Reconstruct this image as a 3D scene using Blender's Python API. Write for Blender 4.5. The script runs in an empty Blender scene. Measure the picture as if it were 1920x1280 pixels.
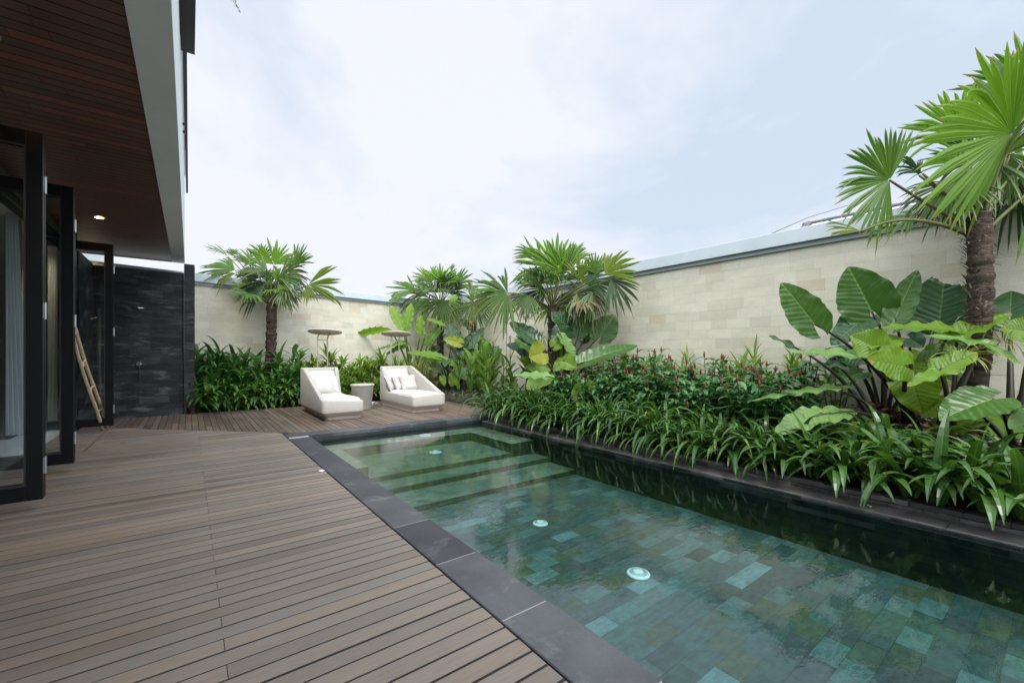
import bpy, math, random
from mathutils import Vector, Matrix, noise
R_ = math.radians
random.seed(7)
SC = bpy.context.scene
COL = SC.collection

# ------------------------------------------------------------------ camera, world, sun, exposure
CAM_H = 1.1
YAW = math.atan(605 / 800)
cam_d = bpy.data.cameras.new('camera'); cam = bpy.data.objects.new('camera', cam_d); COL.objects.link(cam)
cam.location = (0, 0, CAM_H); cam.rotation_euler = (R_(90), 0, -YAW)
cam_d.sensor_width = 36; cam_d.lens = 15.0; cam_d.shift_y = 22 / 1920; cam_d.clip_start = .05; cam_d.clip_end = 2000
SC.camera = cam
SUN_EL, SUN_AZ = R_(58), R_(205)       # azimuth clockwise from +Y
W = bpy.data.worlds.new('World'); SC.world = W; W.use_nodes = True
nt = W.node_tree; nt.nodes.clear()
def N(t, **k):
    n = nt.nodes.new(t)
    for a, b in k.items():
        if a == 'ins':
            for i, v in b.items(): n.inputs[i].default_value = v
        else: setattr(n, a, b)
    return n
def Lk(a, b): nt.links.new(a, b)
sky = N('ShaderNodeTexSky', sky_type='NISHITA', sun_disc=False, sun_elevation=SUN_EL, sun_rotation=SUN_AZ, air_density=1.0, dust_density=2.5)
tc = N('ShaderNodeTexCoord')
mp = N('ShaderNodeMapping'); mp.inputs['Scale'].default_value = (1, 1, 1.9); Lk(tc.outputs['Generated'], mp.inputs[0])
nz = N('ShaderNodeTexNoise', ins={'Scale': 1.45, 'Detail': 7.0, 'Roughness': .55, 'Distortion': .35}); Lk(mp.outputs[0], nz.inputs['Vector'])
cr = N('ShaderNodeValToRGB'); Lk(nz.outputs['Fac'], cr.inputs[0])
cr.color_ramp.elements[0].position = .40; cr.color_ramp.elements[0].color = (5.25, 6.1, 7.15, 1)
cr.color_ramp.elements[1].position = .58; cr.color_ramp.elements[1].color = (7.3, 7.5, 8.1, 1)
mx = N('ShaderNodeMix', data_type='RGBA'); mx.inputs[0].default_value = .93
Lk(sky.outputs[0], mx.inputs['A']); Lk(cr.outputs[0], mx.inputs['B'])
# overcast: the cloud deck is brighter overhead and on the sun's side than low down ahead
sx = N('ShaderNodeSeparateXYZ'); Lk(tc.outputs['Generated'], sx.inputs[0])
sd = Vector((math.sin(SUN_AZ) * math.cos(SUN_EL), math.cos(SUN_AZ) * math.cos(SUN_EL), math.sin(SUN_EL)))
dp = N('ShaderNodeVectorMath', operation='DOT_PRODUCT'); Lk(tc.outputs['Generated'], dp.inputs[0]); dp.inputs[1].default_value = sd
mr = N('ShaderNodeMapRange', interpolation_type='SMOOTHSTEP', ins={'From Min': .2, 'From Max': 1.0, 'To Min': 1.0, 'To Max': 4.6}); Lk(dp.outputs['Value'], mr.inputs['Value'])
ml = N('ShaderNodeVectorMath', operation='SCALE'); Lk(mx.outputs['Result'], ml.inputs[0]); Lk(mr.outputs[0], ml.inputs['Scale'])
bg = N('ShaderNodeBackground'); bg.inputs['Strength'].default_value = .09; Lk(ml.outputs[0], bg.inputs['Color'])
wo = N('ShaderNodeOutputWorld'); Lk(bg.outputs[0], wo.inputs[0])
sun_d = bpy.data.lights.new('sun', 'SUN'); sun_d.energy = 1.5; sun_d.angle = R_(14); sun_d.color = (1, .95, .87)
sun = bpy.data.objects.new('sun', sun_d); COL.objects.link(sun); sun.rotation_euler = (-sd).to_track_quat('-Z', 'Y').to_euler()
SC.view_settings.view_transform = 'Standard'; SC.view_settings.look = 'None'; SC.view_settings.exposure = .55; SC.view_settings.gamma = 1
SC.render.engine = 'CYCLES'
SC.cycles.max_bounces = 10; SC.cycles.transparent_max_bounces = 12; SC.cycles.use_denoising = True
SC.cycles.sample_clamp_indirect = 8

# ------------------------------------------------------------------ survey helpers: photo pixel -> world point on a known plane / depth
FW = Vector((math.sin(YAW), math.cos(YAW), 0)); RT = Vector((math.cos(YAW), -math.sin(YAW), 0)); UP = Vector((0, 0, 1))
EYE = Vector((0, 0, CAM_H))
def ray(px, py): return FW + RT * ((px - 960) / 800) + UP * ((662 - py) / 800)
def atd(px, py, d): return EYE + ray(px, py) * d
def onx(px, py, x): r = ray(px, py); return EYE + r * (x / r.x)
def ony(px, py, y): r = ray(px, py); return EYE + r * (y / r.y)

# ------------------------------------------------------------------ materials
MATS = {}
class NT:
    def __init__(s, name):
        s.m = bpy.data.materials.new(name); s.m.use_nodes = True; s.t = s.m.node_tree; s.t.nodes.clear()
        s.out = s.n('ShaderNodeOutputMaterial'); s.b = s.n('ShaderNodeBsdfPrincipled'); s.l(s.b.outputs[0], s.out.inputs[0])
        MATS[name] = s.m
    def n(s, t, ins=None, **k):
        n = s.t.nodes.new(t)
        for a, b in k.items(): setattr(n, a, b)
        for i, v in (ins or {}).items(): n.inputs[i].default_value = v
        return n
    def l(s, a, b): s.t.links.new(a, b)
    def coord(s, scale=(1, 1, 1), kind='Object', rot=(0, 0, 0)):
        tc = s.n('ShaderNodeTexCoord'); mp = s.n('ShaderNodeMapping'); mp.inputs['Scale'].default_value = scale; mp.inputs['Rotation'].default_value = rot
        s.l(tc.outputs[kind], mp.inputs[0]); return mp.outputs[0]
    def noise(s, vec, scale=5, detail=4, rough=.55, dist=0):
        n = s.n('ShaderNodeTexNoise', {'Scale': scale, 'Detail': detail, 'Roughness': rough, 'Distortion': dist}); s.l(vec, n.inputs['Vector']); return n.outputs['Fac']
    def ramp(s, fac, stops, interp='LINEAR'):
        r = s.n('ShaderNodeValToRGB'); r.color_ramp.interpolation = interp; e = r.color_ramp.elements
        while len(e) < len(stops): e.new(.5)
        for i, (p, c) in enumerate(stops):
            e[i].position = p; e[i].color = (c, c, c, 1) if isinstance(c, (int, float)) else (*c, 1)
        s.l(fac, r.inputs[0]); return r.outputs[0]
    def mix(s, a, b, f, mode='MIX'):
        m = s.n('ShaderNodeMix', data_type='RGBA', blend_type=mode)
        for k, v in (('A', a), ('B', b)):
            if isinstance(v, tuple): m.inputs[k].default_value = (*v, 1)
            else: s.l(v, m.inputs[k])
        if isinstance(f, (int, float)): m.inputs[0].default_value = f
        else: s.l(f, m.inputs[0])
        return m.outputs['Result']
    def math(s, op, a, b=None, c=None):
        m = s.n('ShaderNodeMath', operation=op)
        for i, v in enumerate((a, b, c)):
            if v is None: continue
            if isinstance(v, (int, float)): m.inputs[i].default_value = v
            else: s.l(v, m.inputs[i])
        return m.outputs[0]
    def island(s): return s.n('ShaderNodeNewGeometry').outputs['Random Per Island']
    def objrand(s): return s.n('ShaderNodeObjectInfo').outputs['Random']
    def bump(s, h, st=.3, d=.01):
        b = s.n('ShaderNodeBump', {'Strength': st, 'Distance': d}); s.l(h, b.inputs['Height']); s.l(b.outputs[0], s.b.inputs['Normal']); return b.outputs[0]
    def base(s, c):
        if isinstance(c, tuple): s.b.inputs['Base Color'].default_value = (*c, 1)
        else: s.l(c, s.b.inputs['Base Color'])
    def rough(s, r, spec=None):
        if isinstance(r, (int, float)): s.b.inputs['Roughness'].default_value = r
        else: s.l(r, s.b.inputs['Roughness'])
        if spec is not None: s.b.inputs['Specular IOR Level'].default_value = spec

def plain(name, col, rough=.5, metal=0, nscale=8, var=.12, spec=.5, bump=0):
    k = NT(name); v = k.coord(); f = k.noise(v, nscale, 5)
    a = tuple(c * (1 - var) for c in col); b = tuple(min(1, c * (1 + var)) for c in col)
    k.base(k.ramp(f, [(.3, a), (.7, b)])); k.rough(rough, spec); k.b.inputs['Metallic'].default_value = metal
    if bump: k.bump(k.noise(v, nscale * 14, 3), bump, .004)
    return k.m

def wood_deck(name, axis, stops, rough):
    k = NT(name); isl = k.island()
    sc = (2.2, 34, 34) if axis == 'x' else (34, 2.2, 34)
    v = k.coord(sc)
    # shift the grain per board
    ad = k.n('ShaderNodeVectorMath', operation='ADD'); sv = k.n('ShaderNodeVectorMath', operation='SCALE'); sv.inputs[0].default_value = (37, 53, 11)
    k.l(isl, sv.inputs['Scale']); k.l(v, ad.inputs[0]); k.l(sv.outputs[0], ad.inputs[1]); g = ad.outputs[0]
    grain = k.noise(g, 3.2, 6, .65, .6)
    tone = k.ramp(isl, stops)
    big = k.noise(k.coord((1, 1, 1)), 1.3, 4, .6)
    c = k.mix(tone, (.225, .195, .165) if axis == 'x' else (.19, .16, .135), k.ramp(big, [(.42, 0.), (.72, .42)]))
    c = k.mix(c, k.ramp(grain, [(.3, (.80, .79, .78)), (.65, (1.06, 1.05, 1.04))]), .8, 'MULTIPLY')
    spots = k.noise(k.coord((1, 1, 1)), 38, 3, .7)
    c = k.mix(c, (.09, .085, .085), k.ramp(spots, [(.66, 0.), (.74, .5)]))
    k.base(c); k.rough(k.ramp(big, [(.35, rough - .12), (.7, rough + .12)]), .4)
    k.bump(grain, .22, .003); return k.m

def leafmat(name, stops, trans=.35, rough=.36, rib=(.2, .3, .06), ribw=.07, tip=None, veins=0, tmul=1.6):
    k = NT(name); isl = k.island(); orn = k.objrand()
    f = k.math('FRACT', k.math('ADD', isl, k.math('MULTIPLY', orn, 1.7)))
    at = k.n('ShaderNodeAttribute', attribute_name='st'); sp = k.n('ShaderNodeSeparateXYZ'); k.l(at.outputs['Vector'], sp.inputs[0])
    v = k.coord((1, 1, 1)); nf = k.noise(v, 9, 3)
    f2 = k.math('ADD', k.math('MULTIPLY', f, .75), k.math('MULTIPLY', nf, .25))
    c = k.ramp(f2, stops)
    ax = k.math('ABSOLUTE', sp.outputs[0])
    if veins:
        vv = k.math('FRACT', sp.outputs[2]); vd = k.math('ABSOLUTE', k.math('SUBTRACT', vv, .5))
        c = k.mix(c, rib, k.math('MULTIPLY', k.ramp(vd, [(.44, 0.), (.5, 1.)]), veins))
    if ribw: c = k.mix(c, rib, k.math('MULTIPLY', k.ramp(ax, [(ribw * .5, 1.), (ribw, 0.)]), .8))
    if tip:
        tf = k.math('ADD', sp.outputs[1], k.math('MULTIPLY', k.math('SUBTRACT', k.noise(v, 14, 3), .5), .35))
        c = k.mix(c, tip, k.ramp(tf, [(.88, 0.), (.99, .9)]))
    k.base(c); k.rough(rough, .35)
    tr = k.n('ShaderNodeBsdfTranslucent'); tcol = k.mix(c, (tmul, tmul * 1.0, tmul * .55), 1.0, 'MULTIPLY'); k.l(tcol, tr.inputs['Color'])
    ms = k.n('ShaderNodeMixShader'); ms.inputs[0].default_value = trans
    k.l(k.b.outputs[0], ms.inputs[1]); k.l(tr.outputs[0], ms.inputs[2]); k.l(ms.outputs[0], k.out.inputs[0])
    if veins: k.bump(k.math('SINE', k.math('MULTIPLY', sp.outputs[2], 6.283)), .22, .012)
    return k.m

def glassmat(name, tint, gloss=1.0):
    k = NT(name); k.t.nodes.remove(k.b)
    t = k.n('ShaderNodeBsdfTransparent'); t.inputs[0].default_value = (*tint, 1)
    g = k.n('ShaderNodeBsdfGlossy'); g.inputs['Roughness'].default_value = .01
    fr = k.n('ShaderNodeFresnel', {'IOR': 1.5}); ms = k.n('ShaderNodeMixShader')
    k.l(k.math('MULTIPLY', fr.outputs[0], gloss), ms.inputs[0]); k.l(t.outputs[0], ms.inputs[1]); k.l(g.outputs[0], ms.inputs[2]); k.l(ms.outputs[0], k.out.inputs[0])
    return k.m

def tilemat(name, stops, rough=.6, nscale=5, namp=.3, spec=.4, bump=.2, streak=(1, 1, 1), interp='LINEAR', fine=60, extra=None):
    k = NT(name); isl = k.island(); v = k.coord(streak)
    c = k.ramp(isl, stops, interp)
    n1 = k.noise(v, nscale, 6, .62); n2 = k.noise(k.coord(), fine, 3, .6)
    c = k.mix(c, k.ramp(n1, [(.28, 1 - namp), (.72, 1 + namp)]), 1.0, 'MULTIPLY')
    c = k.mix(c, k.ramp(n2, [(.3, .86), (.7, 1.12)]), .8, 'MULTIPLY')
    if extra:
        col, lo, hi, sc, amt = extra
        c = k.mix(c, col, k.ramp(k.noise(k.coord(streak), sc, 6, .68, .4), [(lo, 0.), (hi, amt)]))
    k.base(c); k.rough(rough, spec)
    if bump: k.bump(n2, bump, .003)
    return k.m

wood_deck('deck_wood', 'x', [(0, (0.123, 0.0941, 0.0714)), (0.2, (0.2076, 0.1669, 0.1275)), (0.45, (0.1542, 0.1304, 0.1076)), (0.6, (0.2298, 0.1737, 0.1241)), (0.8, (0.1631, 0.1461, 0.1275)), (1, (0.2654, 0.1981, 0.139))], .5)
wood_deck('platform_wood', 'y', [(0, (.075, .05, .037)), (.3, (.125, .082, .056)), (.55, (.10, .078, .063)), (.8, (.17, .108, .07)), (1, (.14, .11, .09))], .42)
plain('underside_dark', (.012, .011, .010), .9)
tilemat('coping_stone', [(0, (.034, .035, .039)), (.5, (.052, .054, .058)), (1, (.078, .080, .084))], .55, 3, .3, .3, .5, fine=260, extra=((.30, .31, .32), .56, .76, 3.4, .4))
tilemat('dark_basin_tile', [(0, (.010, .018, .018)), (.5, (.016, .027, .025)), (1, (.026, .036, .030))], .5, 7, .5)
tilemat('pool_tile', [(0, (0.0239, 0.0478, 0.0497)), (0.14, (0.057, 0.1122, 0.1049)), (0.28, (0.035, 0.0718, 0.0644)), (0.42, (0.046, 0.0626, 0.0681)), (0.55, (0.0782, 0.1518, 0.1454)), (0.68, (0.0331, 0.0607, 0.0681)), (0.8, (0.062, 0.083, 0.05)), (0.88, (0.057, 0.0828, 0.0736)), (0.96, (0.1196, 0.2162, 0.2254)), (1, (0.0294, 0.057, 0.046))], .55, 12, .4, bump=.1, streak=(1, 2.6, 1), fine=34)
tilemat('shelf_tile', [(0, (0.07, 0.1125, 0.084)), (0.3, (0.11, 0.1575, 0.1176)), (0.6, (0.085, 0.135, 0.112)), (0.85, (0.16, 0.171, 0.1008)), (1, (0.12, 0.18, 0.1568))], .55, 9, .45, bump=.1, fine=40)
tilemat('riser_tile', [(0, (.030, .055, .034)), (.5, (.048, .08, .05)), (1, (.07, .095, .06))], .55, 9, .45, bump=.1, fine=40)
tilemat('bench_tile', [(0, (.16, .18, .12)), (.5, (.24, .26, .19)), (1, (.20, .22, .13))], .55, 9, .4, bump=.1, fine=40)
tilemat('slate', [(0, (.05, .048, .047)), (.5, (.10, .096, .092)), (1, (.16, .15, .145))], .6, 12, .5, bump=.4, fine=70)
tilemat('ledge_stone', [(0, (.07, .066, .063)), (1, (.10, .095, .09))], .45, 6, .4, bump=.2, fine=120)
tilemat('cream_stone', [(0, (.545, .51, .395)), (.16, (.61, .575, .455)), (.35, (.58, .55, .435)), (.6, (.635, .60, .485)), (.8, (.60, .565, .445)), (.93, (.53, .50, .395)), (.965, (.545, .465, .345)), (1, (.56, .475, .35))], .8, 3.2, .08, .3, .2, streak=(1, 1, 2.5), fine=90, extra=((.40, .375, .28), .5, .85, 1.1, .3))
tilemat('black_stone', [(0, (.015, .0155, .017)), (.4, (.02, .0205, .0225)), (.75, (.026, .027, .029)), (.93, (.034, .035, .037)), (1, (.048, .049, .052))], .6, 5, .7, .3, .4, streak=(.7, .7, 3.2), fine=80, extra=((.22, .225, .235), .55, .76, 3.1, .75))
plain('mortar_grey', (.34, .325, .27), .9); plain('mortar_black', (.02, .02, .021), .9)
plain('cap_paint', (.50, .555, .575), .6, 0, 3, .05, bump=.05)
plain('cap_lip', (.26, .30, .30), .6, 0, 3, .05)
plain('white_render', (.70, .745, .75), .7, 0, 2, .04, bump=.1)
plain('grey_render', (.34, .345, .325), .75, 0, 2, .06, bump=.25)
plain('black_metal', (.005, .0055, .0065), .4, 0, 6, .1, spec=.2)
plain('steel_dark', (.035, .033, .036), .45, .3, 4, .2)
plain('chrome', (.72, .73, .75), .12, 1)
plain('hinge_steel', (.42, .43, .44), .3, .9)
plain('white_plastic', (.78, .80, .79), .35)
plain('pool_lamp_white', (.74, .88, .90), .4, 0, 30, .06); plain('pool_lamp_slot', (.16, .26, .28), .5)
plain('soil', (.028, .022, .017), .95, 0, 30, .5, bump=.8)
plain('earth', (.07, .06, .045), .95, 0, 3, .3)
plain('interior_floor', (.62, .66, .63), .22, 0, 2, .05); plain('interior_wall', (.30, .28, .25), .8); plain('interior_dark', (.035, .032, .03), .6)
plain('interior_ceiling', (.60, .58, .54), .8)
plain('curtain_taupe', (.25, .215, .18), .9, 0, 4, .1)
plain('bamboo', (.56, .43, .27), .5, 0, 14, .22)
plain('frame_taupe', (.40, .33, .265), .45, 0, 6, .08)
plain('pink_flower', (.22, .05, .045), .6, 0, 30, .3); plain('red_cone', (.17, .018, .02), .45, 0, 60, .4); plain('orange_flower', (.75, .12, .03), .5, 0, 30, .3)
plain('roof_tile_grey', (.10, .10, .11), .7, 0, 20, .5, bump=.5); plain('roof_white', (.70, .72, .75), .6); plain('wire', (.10, .10, .11), .5)
plain('rubber_grey', (.5, .52, .54), .5)

k = NT('curtain_sheer'); k.base((.80, .83, .86)); k.rough(.9)
tr = k.n('ShaderNodeBsdfTranslucent'); tr.inputs[0].default_value = (.8, .83, .86, 1); ms = k.n('ShaderNodeMixShader'); ms.inputs[0].default_value = .4
k.l(k.b.outputs[0], ms.inputs[1]); k.l(tr.outputs[0], ms.inputs[2]); k.l(ms.outputs[0], k.out.inputs[0])

k = NT('soffit_wood'); isl = k.island(); g = k.noise(k.coord((1.5, 40, 40)), 3, 5, .6, .5)
c = k.ramp(isl, [(0, (0.0983, 0.0466, 0.0333)), (0.35, (0.1396, 0.0632, 0.0444)), (0.7, (0.1174, 0.0632, 0.0476)), (0.9, (0.2141, 0.0765, 0.0492)), (1, (0.1665, 0.0749, 0.0523))])
c = k.mix(c, k.ramp(g, [(.3, .65), (.7, 1.25)]), .8, 'MULTIPLY'); k.base(c); k.rough(.36, .45); k.bump(g, .1, .002)

k = NT('weave'); v = k.coord((1, 1, 1)); w1 = k.n('ShaderNodeTexWave', {'Scale': 38., 'Distortion': .6, 'Detail': 1.}, bands_direction='DIAGONAL'); k.l(k.coord((1, 1, -1)), w1.inputs['Vector'])
w2 = k.n('ShaderNodeTexWave', {'Scale': 44., 'Distortion': .4}, bands_direction='DIAGONAL'); k.l(v, w2.inputs['Vector'])
h = k.math('MULTIPLY', w1.outputs['Fac'], w2.outputs['Fac'])
k.base(k.ramp(h, [(0, (.34, .32, .275)), (.6, (.57, .545, .485))])); k.rough(.6, .3); k.bump(h, .5, .006)
k = NT('weave_base'); w1 = k.n('ShaderNodeTexWave', {'Scale': 60., 'Distortion': .3}, bands_direction='Z'); k.l(k.coord(), w1.inputs['Vector'])
k.base(k.ramp(w1.outputs['Fac'], [(0, (.34, .29, .24)), (.8, (.50, .43, .365))])); k.rough(.6, .3); k.bump(w1.outputs['Fac'], .4, .004)
k = NT('disc_weave'); w1 = k.n('ShaderNodeTexWave', {'Scale': 50., 'Distortion': .3}, bands_direction='X'); k.l(k.coord(), w1.inputs['Vector'])
k.base(k.ramp(w1.outputs['Fac'], [(0, (.50, .40, .31)), (.8, (.66, .55, .44))])); k.rough(.6, .3)
def fabric(name, col):
    k = NT(name); v = k.coord(); n1 = k.noise(v, 7, 3, .5, .3); n2 = k.noise(v, 380, 2)
    k.base(k.mix(tuple(c * .93 for c in col), col, n1)); k.rough(.85, .15); k.b.inputs['Sheen Weight'].default_value = .25
    k.bump(k.math('ADD', k.math('MULTIPLY', n1, 1.), k.math('MULTIPLY', n2, .12)), .45, .02)
fabric('fabric_white', (.60, .59, .56)); fabric('fabric_pillow', (.47, .435, .405))

k = NT('water'); k.t.nodes.remove(k.b)
t = k.n('ShaderNodeBsdfTransparent'); t.inputs[0].default_value = (.76, .93, .91, 1)
g = k.n('ShaderNodeBsdfGlossy'); g.inputs['Roughness'].default_value = .015
fr = k.n('ShaderNodeFresnel', {'IOR': 1.7}); ms = k.n('ShaderNodeMixShader')
r1 = k.noise(k.coord((1, 2.2, 1)), 7.5, 4, .55, .3); r2 = k.noise(k.coord((1, 1.6, 1)), 26, 2, .5)
bp = k.n('ShaderNodeBump', {'Strength': .055, 'Distance': .02}); zone = k.ramp(k.noise(k.coord((1, .8, 1)), .9, 2, .5), [(.40, .55), (.62, 2.4)])
k.l(k.math('MULTIPLY', k.math('ADD', r1, k.math('MULTIPLY', r2, .25)), zone), bp.inputs['Height'])
k.l(bp.outputs[0], g.inputs['Normal']); k.l(bp.outputs[0], fr.inputs['Normal'])
k.l(fr.outputs[0], ms.inputs[0]); k.l(t.outputs[0], ms.inputs[1]); k.l(g.outputs[0], ms.inputs[2]); k.l(ms.outputs[0], k.out.inputs[0])
glassmat('door_glass', (.95, .97, .97), .8)

k = NT('lamp_glow'); k.b.inputs['Emission Color'].default_value = (1, .72, .38, 1); k.b.inputs['Emission Strength'].default_value = 6; k.base((.9, .8, .6))

k = NT('trunk_fibre'); v = k.coord((1, 1, 5)); n1 = k.noise(v, 9, 6, .65, .8); n2 = k.noise(k.coord((6, 6, 1)), 10, 4)
k.base(k.mix(k.ramp(n1, [(.3, (.022, .015, .011)), (.55, (.075, .054, .04)), (.75, (.17, .13, .10))]), (.22, .19, .16), k.ramp(n2, [(.6, 0.), (.8, .5)]))); k.rough(.9, .2); k.bump(n1, .8, .02)
k = NT('trunk_ringed'); v = k.coord((1, 1, 9)); n1 = k.noise(v, 6, 5, .6, .4)
k.base(k.ramp(n1, [(.3, (.022, .016, .012)), (.55, (.06, .046, .035)), (.75, (.105, .082, .062))])); k.rough(.85, .2); k.bump(n1, .7, .015)
k = NT('fibre_strip'); k.base(k.ramp(k.island(), [(0, (.05, .036, .027)), (.5, (.16, .125, .095)), (1, (.36, .30, .24))])); k.rough(.85, .2)

G = leafmat
G('palm_leaf', [(0, (0.0445, 0.1052, 0.0155)), (0.5, (0.0762, 0.1608, 0.0221)), (1, (0.1143, 0.2103, 0.0276))], .38, .38, (.16, .23, .06), .1, (.30, .22, .10))
G('palm_leaf_bright', [(0, (0.0847, 0.1866, 0.013)), (0.5, (0.121, 0.2449, 0.0194)), (1, (0.1572, 0.2916, 0.027))], .45, .4, (.22, .32, .07), .1, (.25, .22, .07))
G('palm_leaf_yellow', [(0, (.085, .145, .015)), (.5, (.125, .185, .02)), (1, (.18, .225, .028))], .42, .42, (.24, .28, .07), .1, (.26, .17, .06))
G('palm_leaf_dark', [(0, (0.0161, 0.0437, 0.0161)), (0.5, (0.0253, 0.0633, 0.0207)), (1, (0.0403, 0.0862, 0.0253))], .25, .36, (.08, .13, .05), .1, (.20, .15, .09))
G('palm_leaf_grey', [(0, (0.0589, 0.1047, 0.0316)), (0.5, (0.0884, 0.1466, 0.0421)), (1, (0.1276, 0.1885, 0.0561))], .32, .42, (.20, .26, .12), .1, (.34, .27, .15))
G('palm_leaf_dead', [(0, (.13, .09, .045)), (.5, (.20, .145, .075)), (1, (.28, .22, .12))], .2, .6, (.3, .22, .12), .1)
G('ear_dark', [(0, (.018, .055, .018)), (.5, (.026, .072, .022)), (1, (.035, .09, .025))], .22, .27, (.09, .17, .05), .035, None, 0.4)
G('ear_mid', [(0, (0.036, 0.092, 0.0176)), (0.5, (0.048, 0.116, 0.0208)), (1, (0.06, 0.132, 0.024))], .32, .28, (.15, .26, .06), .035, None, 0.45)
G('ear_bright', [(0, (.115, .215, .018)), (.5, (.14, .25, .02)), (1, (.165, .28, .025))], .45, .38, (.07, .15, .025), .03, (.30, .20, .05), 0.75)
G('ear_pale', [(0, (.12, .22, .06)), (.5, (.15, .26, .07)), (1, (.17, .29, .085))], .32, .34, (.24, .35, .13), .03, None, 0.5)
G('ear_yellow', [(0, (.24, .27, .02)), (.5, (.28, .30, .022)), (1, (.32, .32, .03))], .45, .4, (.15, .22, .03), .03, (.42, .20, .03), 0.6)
G('banana_leaf', [(0, (.10, .21, .014)), (.5, (.13, .25, .018)), (1, (.17, .29, .022))], .45, .38, (.27, .36, .08), .06, (.30, .22, .06), .35)
G('canna_leaf', [(0, (.06, .14, .022)), (.5, (.09, .185, .028)), (1, (.15, .25, .04))], .38, .38, (.18, .27, .07), .09, None, .25)
G('hedge_leaf', [(0, (0.018, 0.0675, 0.018)), (0.4, (0.042, 0.1275, 0.027)), (0.75, (0.075, 0.1875, 0.0375)), (1, (0.15, 0.285, 0.0525))], .28, .33, (.10, .19, .05), .12)
G('hedge_leaf_light', [(0, (0.0575, 0.1265, 0.0161)), (0.4, (0.1035, 0.1898, 0.023)), (0.75, (0.161, 0.253, 0.0322)), (1, (0.2645, 0.322, 0.0575))], .34, .35, (.20, .27, .08), .14)
G('variegated_leaf', [(0, (.20, .24, .06)), (.5, (.32, .33, .10)), (1, (.45, .42, .16))], .3, .4, (.06, .13, .03), .5)
G('lily_leaf', [(0, (.016, .05, .009)), (.4, (.03, .082, .014)), (.76, (.055, .125, .021)), (.85, (.085, .16, .028)), (.92, (.20, .22, .035)), (1, (.24, .17, .06))], .25, .24, (.08, .15, .04), .1)
G('front_leaf', [(0, (.04, .11, .02)), (.5, (.07, .16, .028)), (1, (.12, .22, .045))], .3, .3, (.14, .25, .07), .12)
G('ginger_leaf', [(0, (0.0236, 0.0877, 0.0304)), (0.4, (0.0405, 0.1316, 0.0405)), (0.8, (0.0675, 0.1773, 0.0506)), (1, (0.1181, 0.2531, 0.0591))], .25, .27, (.08, .17, .05), .08)
G('cover_leaf', [(0, (.04, .055, .03)), (.5, (.075, .09, .05)), (1, (.14, .15, .085))], .2, .45, (.17, .18, .11), .2)
G('begonia_leaf', [(0, (.018, .016, .012)), (.5, (.032, .022, .017)), (1, (.055, .03, .022))], .15, .3, (.06, .03, .03), .05)
G('stalk_green', [(0, (.045, .085, .018)), (1, (.07, .12, .028))], .05, .4, (.06, .1, .02), 0)
G('stalk_dark', [(0, (.018, .016, .010)), (1, (.034, .030, .016))], .03, .45, (.03, .03, .02), 0)
G('petiole', [(0, (.10, .075, .025)), (.5, (.10, .12, .035)), (1, (.13, .15, .045))], .03, .45, (.1, .1, .04), 0)

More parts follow.
